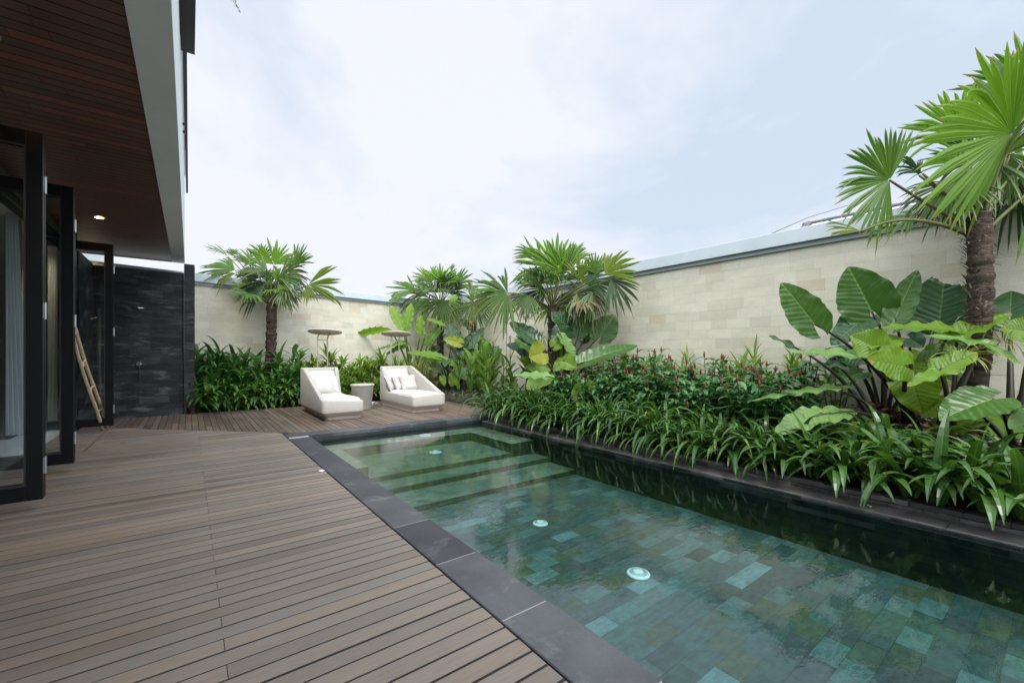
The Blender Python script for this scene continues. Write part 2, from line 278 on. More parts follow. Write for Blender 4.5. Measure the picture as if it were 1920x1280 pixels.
# ------------------------------------------------------------------ mesh collector
class MB:
    def __init__(s): s.v = []; s.f = []; s.st = []
    def add(s, vs, fs, st=None):
        o = len(s.v); s.v.extend([tuple(p) for p in vs]); s.f.extend([tuple(i + o for i in f) for f in fs]); s.st.extend(st if st else [(.9, .3, 0)] * len(vs)); return s
    def box(s, x0, x1, y0, y1, z0, z1):
        return s.add([(x, y, z) for z in (z0, z1) for x, y in ((x0, y0), (x1, y0), (x1, y1), (x0, y1))], [(3, 2, 1, 0), (4, 5, 6, 7), (0, 1, 5, 4), (1, 2, 6, 5), (2, 3, 7, 6), (3, 0, 4, 7)])
    def tube(s, pts, rad, n=8, cap=True):
        pts = [Vector(p) for p in pts]; m = len(pts)
        rad = rad if isinstance(rad, (list, tuple)) else [rad] * m
        vs = []; fs = []; prev = None
        for i, p in enumerate(pts):
            d = (pts[min(i + 1, m - 1)] - pts[max(i - 1, 0)])
            d = d.normalized() if d.length > 1e-9 else Vector((0, 0, 1))
            if prev is None:
                a = d.cross(Vector((0, 0, 1))); a = a if a.length > .05 else d.cross(Vector((1, 0, 0)))
            else: a = prev - d * prev.dot(d)
            a.normalize(); prev = a; b = d.cross(a)
            for j in range(n):
                t = 2 * math.pi * j / n; vs.append(p + (a * math.cos(t) + b * math.sin(t)) * rad[i])
        for i in range(m - 1):
            for j in range(n): fs.append((i * n + j, i * n + (j + 1) % n, (i + 1) * n + (j + 1) % n, (i + 1) * n + j))
        if cap: fs.append(tuple(range(n))[::-1]); fs.append(tuple((m - 1) * n + j for j in range(n)))
        return s.add(vs, fs)
    def lathe(s, prof, c=(0, 0, 0), n=32, cap=True):
        vs = []; fs = []; c = Vector(c)
        for r, z in prof:
            for j in range(n): t = 2 * math.pi * j / n; vs.append(c + Vector((r * math.cos(t), r * math.sin(t), z)))
        for i in range(len(prof) - 1):
            for j in range(n): fs.append((i * n + j, i * n + (j + 1) % n, (i + 1) * n + (j + 1) % n, (i + 1) * n + j))
        if cap: fs.append(tuple(range(n))[::-1]); fs.append(tuple((len(prof) - 1) * n + j for j in range(n)))
        return s.add(vs, fs)
    def build(s, name, mat, parent=None, smooth=False, loc=None, bevel=0, subd=0, seg=2):
        me = bpy.data.meshes.new(name); me.from_pydata(s.v, [], s.f); me.update()
        a = me.attributes.new('st', 'FLOAT_VECTOR', 'POINT'); a.data.foreach_set('vector', [c for p in s.st for c in p])
        if smooth: me.polygons.foreach_set('use_smooth', [True] * len(me.polygons))
        me.materials.append(MATS[mat]); o = bpy.data.objects.new(name, me); COL.objects.link(o)
        if parent: o.parent = parent
        if loc: o.location = loc
        if bevel:
            b = o.modifiers.new('b', 'BEVEL'); b.width = bevel; b.segments = seg; b.limit_method = 'ANGLE'; b.angle_limit = R_(35)
        if subd:
            b = o.modifiers.new('s', 'SUBSURF'); b.levels = subd; b.render_levels = subd
        return o
def tag(o, label=None, cat=None, group=None, kind=None):
    if label: o['label'] = label
    if cat: o['category'] = cat
    if group: o['group'] = group
    if kind: o['kind'] = kind
    return o
def empty(name, loc, label, cat, group=None, rz=0):
    o = bpy.data.objects.new(name, None); COL.objects.link(o); o.location = loc; o.rotation_euler = (0, 0, rz); o.empty_display_size = .1
    return tag(o, label, cat, group)
def struct(o): o['kind'] = 'structure'; return o
KIDS = {}
def copy_tree(o, parent=None):
    c = o.copy(); COL.objects.link(c); c.parent = parent
    if o.name not in KIDS: KIDS[o.name] = list(o.children)
    for ch in KIDS[o.name]: copy_tree(ch, c)
    return c

def tiles(m, o, u, v, LU, LV, tu, tv, gap=.003, bond=.5, jit=.001, rnd=0):
    """one quad per tile over a LU x LV sheet from corner o; running bond; jitter along the normal"""
    o, u, v = Vector(o), Vector(u), Vector(v); n = u.cross(v); row = 0; y = 0
    while y < LV - 1e-6:
        y1 = min(LV, y + tv); x = -((row * bond) % 1) * tu - (random.random() * rnd * tu)
        while x < LU - 1e-6:
            w = tu * (1 + rnd * random.uniform(-.4, .4)); a, b = max(0, x), min(LU, x + w); x += w
            if b - a < .012: continue
            h = n * random.uniform(0, jit); g = gap / 2
            m.add([o + u * p + v * q + h for p, q in ((a + g, y + g), (b - g, y + g), (b - g, y1 - g), (a + g, y1 - g))], [(0, 1, 2, 3)])
        y = y1; row += 1
    return m

# ------------------------------------------------------------------ the setting: ground, deck, pool
struct(MB().add([(-300, -300, -1.2), (300, -300, -1.2), (300, 300, -1.2), (-300, 300, -1.2)], [(0, 1, 2, 3)]).build('ground', 'earth'))

PITCH = .0855
def board(m, x0a, x1a, x0b, x1b, y0, y1, z=0, axis='x'):
    c = .0012; t = .028
    q = [(x0a, y0, z - t), (x1a, y0, z - t), (x1b, y1, z - t), (x0b, y1, z - t), (x0a, y0, z - c), (x1a, y0, z - c), (x1b, y1, z - c), (x0b, y1, z - c), (x0a + c, y0 + c, z), (x1a - c, y0 + c, z), (x1b - c, y1 - c, z), (x0b + c, y1 - c, z)]
    if axis == 'y': q = [(y, x, z_) for x, y, z_ in q]
    fs = [(8, 9, 10, 11), (4, 5, 9, 8), (5, 6, 10, 9), (6, 7, 11, 10), (7, 4, 8, 11), (0, 1, 5, 4), (1, 2, 6, 5), (2, 3, 7, 6), (3, 0, 4, 7)]
    if axis == 'y': fs = [f[::-1] for f in fs]
    m.add(q, fs)
MIT = 7.66
m = MB(); j = 0; y = -1.6
while y < 9.2:
    gap = random.uniform(.009, .014); y1 = y + PITCH - gap
    xa, xb = min(1.012, MIT - y), min(1.012, MIT - y1); x0 = -1.42
    dz = random.uniform(-.0015, .0015)
    if xb > x0 + .1:
        js = [.105] if j % 2 else []
        js = [s for s in js if s < xb - .15]
        ed = sorted([x0] + js)
        for i, e in enumerate(ed):
            nx = ed[i + 1] - .001 if i + 1 < len(ed) else None
            board(m, e + .0008, nx or xa, e + .0008, nx or xb, y, y1, dz)
    y += PITCH; j += 1
struct(m.build('deck_boards', 'deck_wood'))
m = MB(); x = -1.26; j = 0
while x < 4.72:
    x1 = x + .081 - random.uniform(.007, .010)
    ya = max(6.492, MIT + .012 - x) if x < 1.2 else 6.492; yb = max(6.492, MIT + .012 - x1) if x < 1.2 else 6.492
    dz = random.uniform(-.0015, .0015)
    cut = 8.55 if j % 2 else 7.9
    if cut - .1 > ya:
        board(m, ya, cut, yb, cut, x, x1, dz, 'y'); board(m, cut + .002, 9.74, cut + .002, 9.74, x, x1, dz, 'y')
    else: board(m, ya, 9.74, yb, 9.74, x, x1, dz, 'y')
    x += .081; j += 1
struct(m.build('lounge_platform_boards', 'platform_wood'))
m = MB(); m.box(-1.45, 1.014, -1.7, 6.48, -.07, -.0024); m.box(-1.3, 4.72, 6.5, 9.76, -.07, -.0024)  # base raised almost to the board tops, its dark colour standing for gap shade
struct(m.build('deck_gap_shade', 'underside_dark'))

# pool: coping, basin, water (modelled at the depth the water makes it look)
PX0, PX1, PY0, PY1, WZ = 1.275, 4.02, -1.4, 6.22, -.09
def slab(m, x0, x1, y0, y1, z0, z1, c=.004):
    vs = [(x0, y0, z0), (x1, y0, z0), (x1, y1, z0), (x0, y1, z0), (x0, y0, z1 - c), (x1, y0, z1 - c), (x1, y1, z1 - c), (x0, y1, z1 - c), (x0 + c, y0 + c, z1), (x1 - c, y0 + c, z1), (x1 - c, y1 - c, z1), (x0 + c, y1 - c, z1)]
    m.add(vs, [(3, 2, 1, 0), (8, 9, 10, 11), (4, 5, 9, 8), (5, 6, 10, 9), (6, 7, 11, 10), (7, 4, 8, 11), (0, 1, 5, 4), (1, 2, 6, 5), (2, 3, 7, 6), (3, 0, 4, 7)])
m = MB(); y = -1.5
while y < 6.1:
    y1 = min(y + .585, 6.215); slab(m, 1.022, PX0, y + .0017, y1 - .0017, -.05, random.uniform(0, .0012)); y = y1
x = 1.022
while x < 4.5:
    x1 = min(x + .585, 4.55); slab(m, x + .0017, x1 - .0017, 6.219, 6.484, -.05, random.uniform(0, .0012)); x = x1
struct(m.build('pool_coping', 'coping_stone'))
m = MB(); m.box(1.03, PX0 - .008, -1.4, 6.2, -.045, -.0022); m.box(1.03, 4.53, 6.228, 6.475, -.045, -.0022)
struct(m.build('coping_grout', 'grey_render'))
FZ, S2, S1, SH, BN = -.48, -.42, -.36, -.30, -.17
YS2, YS1, YSH = 3.95, 4.45, 4.78
BX0, BX1, BY = 1.60, 3.60, 5.86
m = MB()   # basin shell
m.box(PX0 - .24, PX0 - .004, PY0, PY1, -.9, -.052); m.box(1.03, 4.54, PY1 + .004, PY1 + .25, -.9, -.052); m.box(PX1 + .004, PX1 + .22, PY0, PY1, -.9, -.075); m.box(1.03, 4.24, PY0 - .3, PY0 - .004, -.9, -.052); m.box(PX0, PX1, PY0, PY1, -.9, -.52)
struct(m.build('pool_shell', 'underside_dark'))
m = MB()
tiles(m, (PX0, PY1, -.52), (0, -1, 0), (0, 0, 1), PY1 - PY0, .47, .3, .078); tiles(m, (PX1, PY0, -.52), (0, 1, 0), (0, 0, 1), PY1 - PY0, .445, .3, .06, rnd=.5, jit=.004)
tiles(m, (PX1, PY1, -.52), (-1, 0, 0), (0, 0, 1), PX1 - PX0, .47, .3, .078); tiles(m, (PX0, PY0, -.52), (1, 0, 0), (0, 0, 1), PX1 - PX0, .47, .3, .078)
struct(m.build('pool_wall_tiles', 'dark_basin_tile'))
m = MB(); tiles(m, (PX0, PY0, FZ), (1, 0, 0), (0, 1, 0), PX1 - PX0, YS2 - PY0, .24, .125, jit=.002, gap=.0012)
struct(m.build('pool_floor', 'pool_tile'))
m = MB(); T = lambda x0, x1, y0, y1, z: tiles(m, (x0, y0, z), (1, 0, 0), (0, 1, 0), x1 - x0, y1 - y0, .24, .125, jit=.001, gap=.0012)
T(PX0, PX1, YS2, YS1, S2); T(PX0, PX1, YS1, YSH, S1); T(BX0, BX1, YSH, BY, SH)
struct(m.build('pool_steps', 'shelf_tile'))
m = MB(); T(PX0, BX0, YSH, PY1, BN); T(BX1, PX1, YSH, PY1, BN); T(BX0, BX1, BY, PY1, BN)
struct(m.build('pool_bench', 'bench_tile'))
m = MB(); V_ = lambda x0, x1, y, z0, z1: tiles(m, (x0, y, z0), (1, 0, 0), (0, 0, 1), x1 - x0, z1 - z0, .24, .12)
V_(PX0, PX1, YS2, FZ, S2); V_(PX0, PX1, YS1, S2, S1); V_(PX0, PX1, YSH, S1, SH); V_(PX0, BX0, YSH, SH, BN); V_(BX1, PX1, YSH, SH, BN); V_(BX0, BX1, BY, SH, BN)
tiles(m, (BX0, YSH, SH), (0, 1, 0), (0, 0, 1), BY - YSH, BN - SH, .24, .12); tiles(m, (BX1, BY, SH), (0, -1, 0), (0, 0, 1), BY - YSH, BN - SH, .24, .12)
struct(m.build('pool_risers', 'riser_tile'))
# fills under steps (no see-through joints)
m = MB(); m.box(PX0, PX1, YS2 + .003, YS1, -.51, S2 - .004); m.box(PX0, PX1, YS1 + .003, YSH, -.51, S1 - .004); m.box(PX0, PX1, YSH + .003, PY1 - .003, -.51, SH - .004)
m.box(PX0, BX0 - .003, YSH + .003, PY1 - .003, SH - .003, BN - .004); m.box(BX1 + .003, PX1, YSH + .003, PY1 - .003, SH - .003, BN - .004); m.box(BX0 - .002, BX1 + .002, BY + .003, PY1 - .003, SH - .003, BN - .004)
struct(m.build('pool_step_core', 'underside_dark'))
struct(MB().add([(PX0 - .003, PY0, WZ), (PX1 + .003, PY0, WZ), (PX1 + .003, PY1 + .003, WZ), (PX0 - .003, PY1 + .003, WZ)], [(0, 1, 2, 3)]).build('pool_water', 'water'))
m = MB(); y = PY0
while y < 6.2:
    y1 = min(6.2, y + random.uniform(.5, .8)); slab(m, PX1 + .002, 4.245, y + .001, y1 - .001, -.2, -.066 + random.uniform(0, .002), .006); y = y1
struct(m.build('pool_ledge', 'ledge_stone'))
m = MB()
for row, (z0, z1) in enumerate(((-.07, -.035), (-.034, .004))):
    y = PY0 - row * .1
    while y < 6.2:
        y1 = min(6.2, y + random.uniform(.14, .34)); d = random.uniform(0, .012); slab(m, 4.24 + d + row * .012, 4.36, y + .002, y1 - .002, z0, z1 - random.uniform(0, .006), .004); y = y1
struct(m.build('planter_kerb', 'slate'))
# planting soil
def soil_z(x, y): return -.02 + max(0, min(.22, (x - 4.4) * .13)) + max(0, min(.12, (y - 9.9) * .1))
m = MB(); vs = []; nx, ny = 30, 70
for i in range(nx + 1):
    for jj in range(ny + 1):
        X = 4.33 + 2.25 * i / nx; Y = PY0 + (14 - PY0) * jj / ny; vs.append((X, Y, soil_z(X, Y) + .03 * noise.noise((X * 3, Y * 3, 0)) - (0.05 if X < 4.75 and Y > 6.2 else 0)))
m.add(vs, [(i * (ny + 1) + jj, (i + 1) * (ny + 1) + jj, (i + 1) * (ny + 1) + jj + 1, i * (ny + 1) + jj + 1) for i in range(nx) for jj in range(ny)])
vs = []; nx, ny = 40, 20
for i in range(nx + 1):
    for jj in range(ny + 1):
        X = -.3 + 4.7 * i / nx; Y = 9.74 + 3 * jj / ny; vs.append((X, Y, soil_z(4.3, Y) + .02 * noise.noise((X * 3, Y * 3, 5))))
m.add(vs, [(i * (ny + 1) + jj, (i + 1) * (ny + 1) + jj, (i + 1) * (ny + 1) + jj + 1, i * (ny + 1) + jj + 1) for i in range(nx) for jj in range(ny)])
struct(m.build('planting_soil', 'soil', smooth=True))
# ------------------------------------------------------------------ walls
WX, WZT = 6.5, 2.5
rw = empty('garden_wall', (WX, 4, 0), 'long cream sandstone wall with grey coping running along the right of the pool', 'wall', 'cream garden walls')
def part(m, name, mat, root, **k):
    """mesh given in world coordinates, parented to a root that sits elsewhere"""
    o = m.build(name, mat, root, **k); o.matrix_parent_inverse = Matrix.Translation(-Vector(root.location)) if root.rotation_euler.z == 0 else (Matrix.Translation(root.location) @ Matrix.Rotation(root.rotation_euler.z, 4, 'Z')).inverted()
    return o
m = MB(); m.box(WX + .004, WX + .2, -4, 12.6, -.3, WZT); part(m, 'wall_body', 'mortar_grey', rw)
m = MB(); tiles(m, (WX, 12.44, 0), (0, -1, 0), (0, 0, 1), 16.4, WZT, .31, .147, gap=.0015, jit=.0025, rnd=.55); part(m, 'stone_cladding', 'cream_stone', rw)
m = MB(); m.box(WX - .075, WX + .27, -4, 12.62, 2.565, 2.755); part(m, 'coping', 'cap_paint', rw, bevel=.006)
m = MB(); m.box(WX - .035, WX + .23, -4, 12.55, 2.502, 2.563); part(m, 'coping_lip', 'cap_lip', rw)
BA = math.atan(.2345); BD = Vector((math.cos(BA), math.sin(BA), 0)); BN_ = Vector((math.sin(BA), -math.cos(BA), 0))
def bw(x): return Vector((x, 10.916 + .2345 * (x - .096), 0))
bk = empty('garden_wall', bw(2), 'cream sandstone wall behind the sun loungers at the far end of the garden', 'wall', 'cream garden walls')
LW = (6.52 + 1.6) / BD.x
def slantbox(m, a, n0, n1, z0, z1, L):
    a = Vector(a); q = [a - BN_ * n0, a - BN_ * n0 + BD * L, a - BN_ * n1 + BD * L, a - BN_ * n1]
    m.add([p + UP * z for z in (z0, z1) for p in q], [(3, 2, 1, 0), (4, 5, 6, 7), (0, 1, 5, 4), (1, 2, 6, 5), (2, 3, 7, 6), (3, 0, 4, 7)])
m = MB(); slantbox(m, bw(-1.6), .004, .2, -.3, WZT, LW); part(m, 'wall_body', 'mortar_grey', bk)
m = MB(); tiles(m, bw(-1.6), BD, UP, LW - .03, WZT, .31, .147, gap=.0015, jit=.0025, rnd=.55); part(m, 'stone_cladding', 'cream_stone', bk)
m = MB(); slantbox(m, bw(-1.6), -.075, .27, 2.565, 2.735, LW - .12); part(m, 'coping', 'cap_paint', bk, bevel=.006)
m = MB(); slantbox(m, bw(-1.6), -.035, .23, 2.502, 2.563, LW - .08); part(m, 'coping_lip', 'cap_lip', bk)
# dark stone outdoor shower
sw = empty('shower_wall', (-.65, 9.75, 0), 'black stone outdoor shower wall with a pillar at its right end', 'wall')
m = MB(); m.box(-1.40, -.08, 9.755, 9.93, -.3, 2.55); m.box(-1.45, -1.275, 8.64, 9.753, -.3, 2.575); part(m, 'wall_body', 'mortar_black', sw)
m = MB(); tiles(m, (-1.27, 9.75, 0), (1, 0, 0), (0, 0, 1), 1.192, 2.55, .34, .115, gap=.002, jit=.005, rnd=.5); tiles(m, (-1.27, 8.64, 0), (0, 1, 0), (0, 0, 1), 1.11, 2.575, .34, .115, gap=.002, jit=.004, rnd=.5)
part(m, 'stone_cladding', 'black_stone', sw)
m = MB(); m.box(-.075, .076, 9.705, 10.5, -.3, 2.708); p = part(m, 'pillar', 'mortar_black', sw)
m = MB(); tiles(m, (-.078, 9.7, 0), (1, 0, 0), (0, 0, 1), .157, 2.712, .157, .145, gap=.004, jit=.004); tiles(m, (.079, 9.7, 0), (0, 1, 0), (0, 0, 1), .8, 2.712, .3, .145, gap=.003, jit=.003)
o = m.build('pillar_stone', 'black_stone', p)
# shower fittings
sh = empty('rain_shower', (-.70, 9.745, 1.86), 'chrome shower head on a short arm high on the black stone wall', 'shower head')
m = MB(); m.tube([(-.70, 9.745, 1.88), (-.70, 9.66, 1.895), (-.69, 9.56, 1.875)], .011, 10); part(m, 'arm', 'chrome', sh, smooth=True)
m = MB(); m.lathe([(.02, .02), (.03, .012), (.1, .006), (.105, -.004), (.1, -.01), (.02, -.011)], (-.69, 9.55, 1.86), 24); part(m, 'rose', 'chrome', sh, smooth=True)
m = MB(); m.tube([(-.70, 9.748, 1.88), (-.70, 9.735, 1.88)], .028, 16); part(m, 'flange', 'chrome', sh)
st = empty('shower_valve', (-.69, 9.745, .92), 'chrome shower valve with a round knob lower on the black stone wall', 'valve')
m = MB(); m.tube([(-.69, 9.747, .92), (-.69, 9.73, .92)], .036, 20); part(m, 'backplate', 'chrome', st, smooth=False)
m = MB(); m.tube([(-.69, 9.73, .92), (-.69, 9.70, .92), (-.69, 9.685, .92)], [.02, .024, .018], 14); m.tube([(-.69, 9.70, .92), (-.665, 9.695, .94)], .006, 8); part(m, 'knob', 'chrome', st)
m = MB(); m.tube([(-.69, 9.728, .885), (-.69, 9.72, .82), (-.69, 9.735, .62)], .006, 8); part(m, 'drain_pipe', 'steel_dark', st)
wt = empty('wall_tap', (.079, 10.0, 1.27), 'small bronze tap spout sticking out of the stone pillar', 'tap')
m = MB(); m.tube([(.079, 9.95, 1.275), (.15, 9.95, 1.275)], .018, 10); part(m, 'spout', 'frame_taupe', wt)
m = MB(); m.tube([(.155, 9.95, 1.255), (.155, 9.95, 1.30)], .012, 8); part(m, 'handle', 'frame_taupe', wt)
hk = empty('robe_hook', (-1.265, 9.62, 1.67), 'small brass robe hook with two pegs beside the corner of the shower', 'hook')
m = MB(); m.tube([(-1.268, 9.6, 1.66), (-1.25, 9.6, 1.66)], .02, 12); part(m, 'plate', 'bamboo', hk)
for dy in (-.03, .03):
    m = MB(); m.tube([(-1.25, 9.6 + dy * .3, 1.66), (-1.21, 9.6 + dy, 1.68), (-1.205, 9.6 + dy, 1.69)], [.008, .01, .014], 8); part(m, 'peg', 'bamboo', hk)
gl = empty('ground_spotlight', (.0, 9.66, 0), 'small black ground spotlight at the foot of the stone pillar', 'spotlight')
m = MB(); m.tube([(.0, 9.66, 0), (.0, 9.66, .05)], .012, 8); part(m, 'stake', 'black_metal', gl)
m = MB(); m.tube([(.0, 9.63, .05), (.0, 9.67, .11), (0, 9.675, .125)], [.03, .03, .02], 14); part(m, 'lamp_head', 'black_metal', gl)

# ------------------------------------------------------------------ house
SZ = 2.9
hs = empty('house', (-1.5, 4, 0), 'modern house with a dark timber soffit and white render fascia over the deck', 'house')
m = MB(); y = -3.0
while y < 10.68:
    y1 = min(10.7, y + .098); x = -1.62 - random.uniform(0, 1)
    for (a, b) in ((-1.62, random.uniform(-1.1, -.6)), (None, -.268)):
        a = lastb if a is None else a
        m.add([(a + .001, y + .004, SZ), (b - .001, y + .004, SZ), (b - .001, y1 - .004, SZ), (a + .001, y1 - .004, SZ)], [(3, 2, 1, 0)]); lastb = b
    y = y1
sf = part(m, 'soffit', 'soffit_wood', hs)
m = MB(); m.box(-1.62, -.27, -3, 10.7, SZ + .006, SZ + .05); o = m.build('soffit_backing', 'underside_dark', sf); o.matrix_parent_inverse = sf.matrix_parent_inverse.copy() if False else Matrix()
o.matrix_parent_inverse = Matrix(); 
m = MB(); m.box(-.266, -.072, -3, 10.72, 2.884, 3.1); part(m, 'beam', 'white_render', hs, bevel=.004)
m = MB(); m.box(-.262, -.074, -3, 10.715, 3.103, 4.62); part(m, 'parapet', 'white_render', hs)
m = MB(); m.box(-.258, -.060, -3, 10.71, 4.622, 4.74); part(m, 'parapet_cap', 'white_render', hs)
m = MB(); m.box(-6.5, -.27, -3, 10.69, 2.96, 3.3); m.box(-1.62, -.27, 10.702, 10.715, 2.885, 2.955); part(m, 'floor_slab', 'interior_ceiling', hs)
m = MB(); m.box(-6.4, -1.64, -3, 9.2, 2.84, 2.95); part(m, 'ceiling', 'interior_ceiling', hs)
m = MB(); m.box(-1.56, -1.46, -3, 8.6, 2.66, 2.75); part(m, 'door_track', 'black_metal', hs)
m = MB(); m.box(-1.60, -1.44, -3, 8.6, 2.753, 2.894); part(m, 'lintel', 'interior_dark', hs)
m = MB(); m.box(-6.5, -6.4, -3, 9.3, 0, 2.95); m.box(-6.4, -1.46, 9.2, 9.35, 0, 2.955); m.box(-6.4, -1.5, -3.1, -3, 0, 2.95); part(m, 'wall', 'interior_wall', hs)
m = MB(); m.box(-1.46, -1.28, 8.52, 8.636, 0, 2.89); part(m, 'door_jamb', 'black_metal', hs)
m = MB(); m.box(-6.4, -1.40, -3, 9.2, -.3, .07); struct(m.build('interior_floor', 'interior_floor'))
# balcony steel on the facade
sb = empty('steel_planter', (0, 5.6, 4.3), 'dark steel balcony planter bolted to the fascia at the top edge', 'planter')
m = MB(); m.box(-.070, .046, 2.2, 5.605, 4.24, 4.26); m.box(.040, .046, 2.2, 5.605, 4.262, 5.2); m.box(-.07, .039, 5.598, 5.605, 4.262, 5.2); part(m, 'trough', 'steel_dark', sb)
m = MB(); m.box(-.052, -.020, 5.607, 10.6, 4.262, 4.32); part(m, 'rail', 'steel_dark', sb)
m = MB(); m.box(-.0595, -.053, 5.607, 9.0, 4.5, 4.515); part(m, 'cable_rail', 'steel_dark', sb)
for yy in (7.1, 7.35):
    m = MB(); m.tube([(-.073, yy, 4.12), (-.05, yy, 4.12)], .018, 10); part(m, 'bolt', 'steel_dark', sb)
w = MB().tube([(-.06, 5.59, 4.47), (.0, 5.4, 4.56), (.06, 5.2, 4.68), (.10, 5.0, 4.84)], .006, 6).build('white_cable', 'white_plastic', smooth=True)
tag(w, 'thin white cable hanging across the dark steel planter', 'cable')
hp = empty('trailing_plant', (.05, 5.0, 4.9), 'wisp of trailing plant with tiny leaves hanging from the steel planter', 'plant')
m = MB(); ms_ = MB()
for sp_ in range(4):
    p = Vector((.045, 4.75 + sp_ * .2, 5.0)); pts = [p.copy()]; d = Vector((.3, .1, -.2 + .1 * sp_)).normalized()
    for q in range(9):
        d = (d + Vector((.02, .02, -.16))).normalized(); p = p + d * .055; pts.append(p.copy())
        for s in (-1, 1):
            n = Vector((random.uniform(-1, 1), random.uniform(-1, 1), random.uniform(-.5, .5))).normalized(); a = p + n * .035; b = n.cross(d) * .011
            m.add([p, p + n * .017 + b, a, p + n * .017 - b], [(0, 1, 2, 3)])
    ms_.tube(pts, .0025, 5)
part(ms_, 'stem', 'stalk_green', hp); part(m, 'leaves', 'hedge_leaf', hp)
# downlights
def lamp(d, e=9):
    l = bpy.data.lights.new('lamp', 'SPOT'); l.energy = e; l.color = (1, .74, .45); l.spot_size = R_(110); l.spot_blend = .8; l.shadow_soft_size = .04
    o = bpy.data.objects.new('lamp', l); COL.objects.link(o); o.parent = d; o.location = (0, 0, -.03)
for i, (px, py, lab) in enumerate(((186, 407, 'lit round downlight in the dark timber soffit before the black wall'), (171, 467, 'lit downlight in the soffit seen through the farthest glass door'), (-30, 60, 'lit downlight in the soffit at the upper left edge'))):
    r = ray(px, py); p = EYE + r * ((SZ - CAM_H) / r.z)
    d = empty('downlight', (p.x, p.y, SZ), lab, 'downlight', 'downlights in the ceilings')
    MB().lathe([(.045, -.012), (.06, -.012), (.064, -.002), (.06, -.001)], (0, 0, 0), 24, cap=False).build('rim', 'frame_taupe', d, smooth=True)
    MB().lathe([(.046, -.0085), (.001, -.0085)], (0, 0, 0), 24).build('bulb', 'lamp_glow', d); lamp(d)
r = ray(14, 417); p = EYE + r * ((2.84 - CAM_H) / r.z)
d = empty('downlight', (p.x, p.y, 2.838), 'lit downlight in the white ceiling of the room by the curtain', 'downlight', 'downlights in the ceilings')
MB().lathe([(.05, -.012), (.066, -.012), (.07, -.002), (.06, -.001)], (0, 0, 0), 24, cap=False).build('rim', 'frame_taupe', d, smooth=True)
MB().lathe([(.05, -.0085), (.001, -.0085)], (0, 0, 0), 24).build('bulb', 'lamp_glow', d); lamp(d, 45)

# folding glass doors: each a pair of hinged panels folded back to back
def folding_door(Y, label, xo, ztop=2.64):
    d = empty('folding_door', (-1.26, Y, 0), label, 'glass door', 'black framed folding glass doors')
    xi, zb, fw_ = xo - .74, .08, .08
    for q in range(2):
        y0 = Y + q * .044; y1 = y0 + .039
        m = MB(); m.box(xo - fw_, xo, y0, y1, zb, ztop); m.box(xi, xi + fw_, y0, y1, zb, ztop)
        m.box(xi + fw_, xo - fw_, y0 + .001, y1 - .001, zb, zb + .10); m.box(xi + fw_, xo - fw_, y0 + .001, y1 - .001, ztop - .10, ztop)
        pn = part(m, 'panel_frame', 'black_metal', d, bevel=.003)
        g = MB().box(xi + fw_ - .01, xo - fw_ + .01, y0 + .018, y0 + .025, zb + .09, ztop - .09).build('glass_pane', 'door_glass', pn)
        bead = MB()
        for (a, b, c, e) in ((xi + fw_, xo - fw_, zb + .10, zb + .112), (xi + fw_, xo - fw_, ztop - .112, ztop - .10)): bead.box(a, b, y0 + .005, y0 + .0175, c, e)
        for (a, b) in ((xi + fw_, xi + fw_ + .012), (xo - fw_ - .012, xo - fw_)): bead.box(a, b, y0 + .005, y0 + .0175, zb + .112, ztop - .112)
        bead.build('glazing_bead', 'steel_dark', pn)
    for z in (.31, 1.40, 2.29):
        m = MB(); m.tube([(xo + .006, Y + .0415, z - .06), (xo + .006, Y + .0415, z + .06)], .0075, 10); m.box(xo, xo + .003, Y + .010, Y + .034, z - .055, z + .055); m.box(xo, xo + .003, Y + .050, Y + .074, z - .055, z + .055)
        part(m, 'hinge', 'hinge_steel', d)
    return d
folding_door(4.37, 'black framed folding glass door nearest the camera, cut by the left edge', -.82)
folding_door(5.615, 'middle one of the three black framed folding glass doors', -.857)
folding_door(8.23, 'farthest black framed folding glass door, standing before the bamboo ladder', -.862)
tr_ = MB().box(-.945, -.93, 6.72, 8.75, -.001, .0022).build('floor_track', 'hinge_steel'); tag(tr_, 'thin metal strip let into the deck beside the far door', 'floor strip')
# curtains
def curtain(x0, y0, x1, y1, ztop, label, mat, amp=.05, folds=6, flare=.25, depth=0):
    m = MB(); nu, nv = folds * 8, 14; vs = []; a = Vector((x0, y0, 0)); b = Vector((x1, y1, 0)); n = (b - a).normalized().cross(UP)
    for j in range(nv + 1):
        t = j / nv; wid = .45 + (1 - .45) * (1 - t) ** 1.2 if flare else 1
        for i in range(nu + 1):
            u = i / nu; uu = u * wid if flare else u
            p = a.lerp(b, uu) + n * (amp * math.sin(u * folds * 6.283 + .8 * math.sin(3 * u + t)) * (.6 + .5 * (1 - t))); vs.append((p.x, p.y, .012 + t * (ztop - .012) + .066))
    m.add(vs, [(j * (nu + 1) + i, j * (nu + 1) + i + 1, (j + 1) * (nu + 1) + i + 1, (j + 1) * (nu + 1) + i) for j in range(nv) for i in range(nu)])
    o = m.build('curtain', mat, smooth=True); tag(o, label, 'curtain', 'curtains inside the house'); return o
curtain(-2.1, 8.05, -1.72, 8.22, 2.76, 'taupe curtain gathered inside the room behind the nearest glass door', 'curtain_taupe', .07, 5, 0)
curtain(-1.80, 7.92, -1.60, 8.10, 2.76, 'white sheer curtain flaring to the floor behind the nearest glass door', 'curtain_sheer', .035, 5, .4)
curtain(-1.50, 8.78, -1.72, 8.95, 2.76, 'white sheer curtain seen through the middle glass door', 'curtain_sheer', .03, 4, .4)
m = MB(); m.box(-2.1, -1.72, 7.7, 8.0, .072, .086); o = m.build('door_mat', 'interior_dark', bevel=.004); tag(o, 'dark mat on the pale floor inside the room', 'mat')
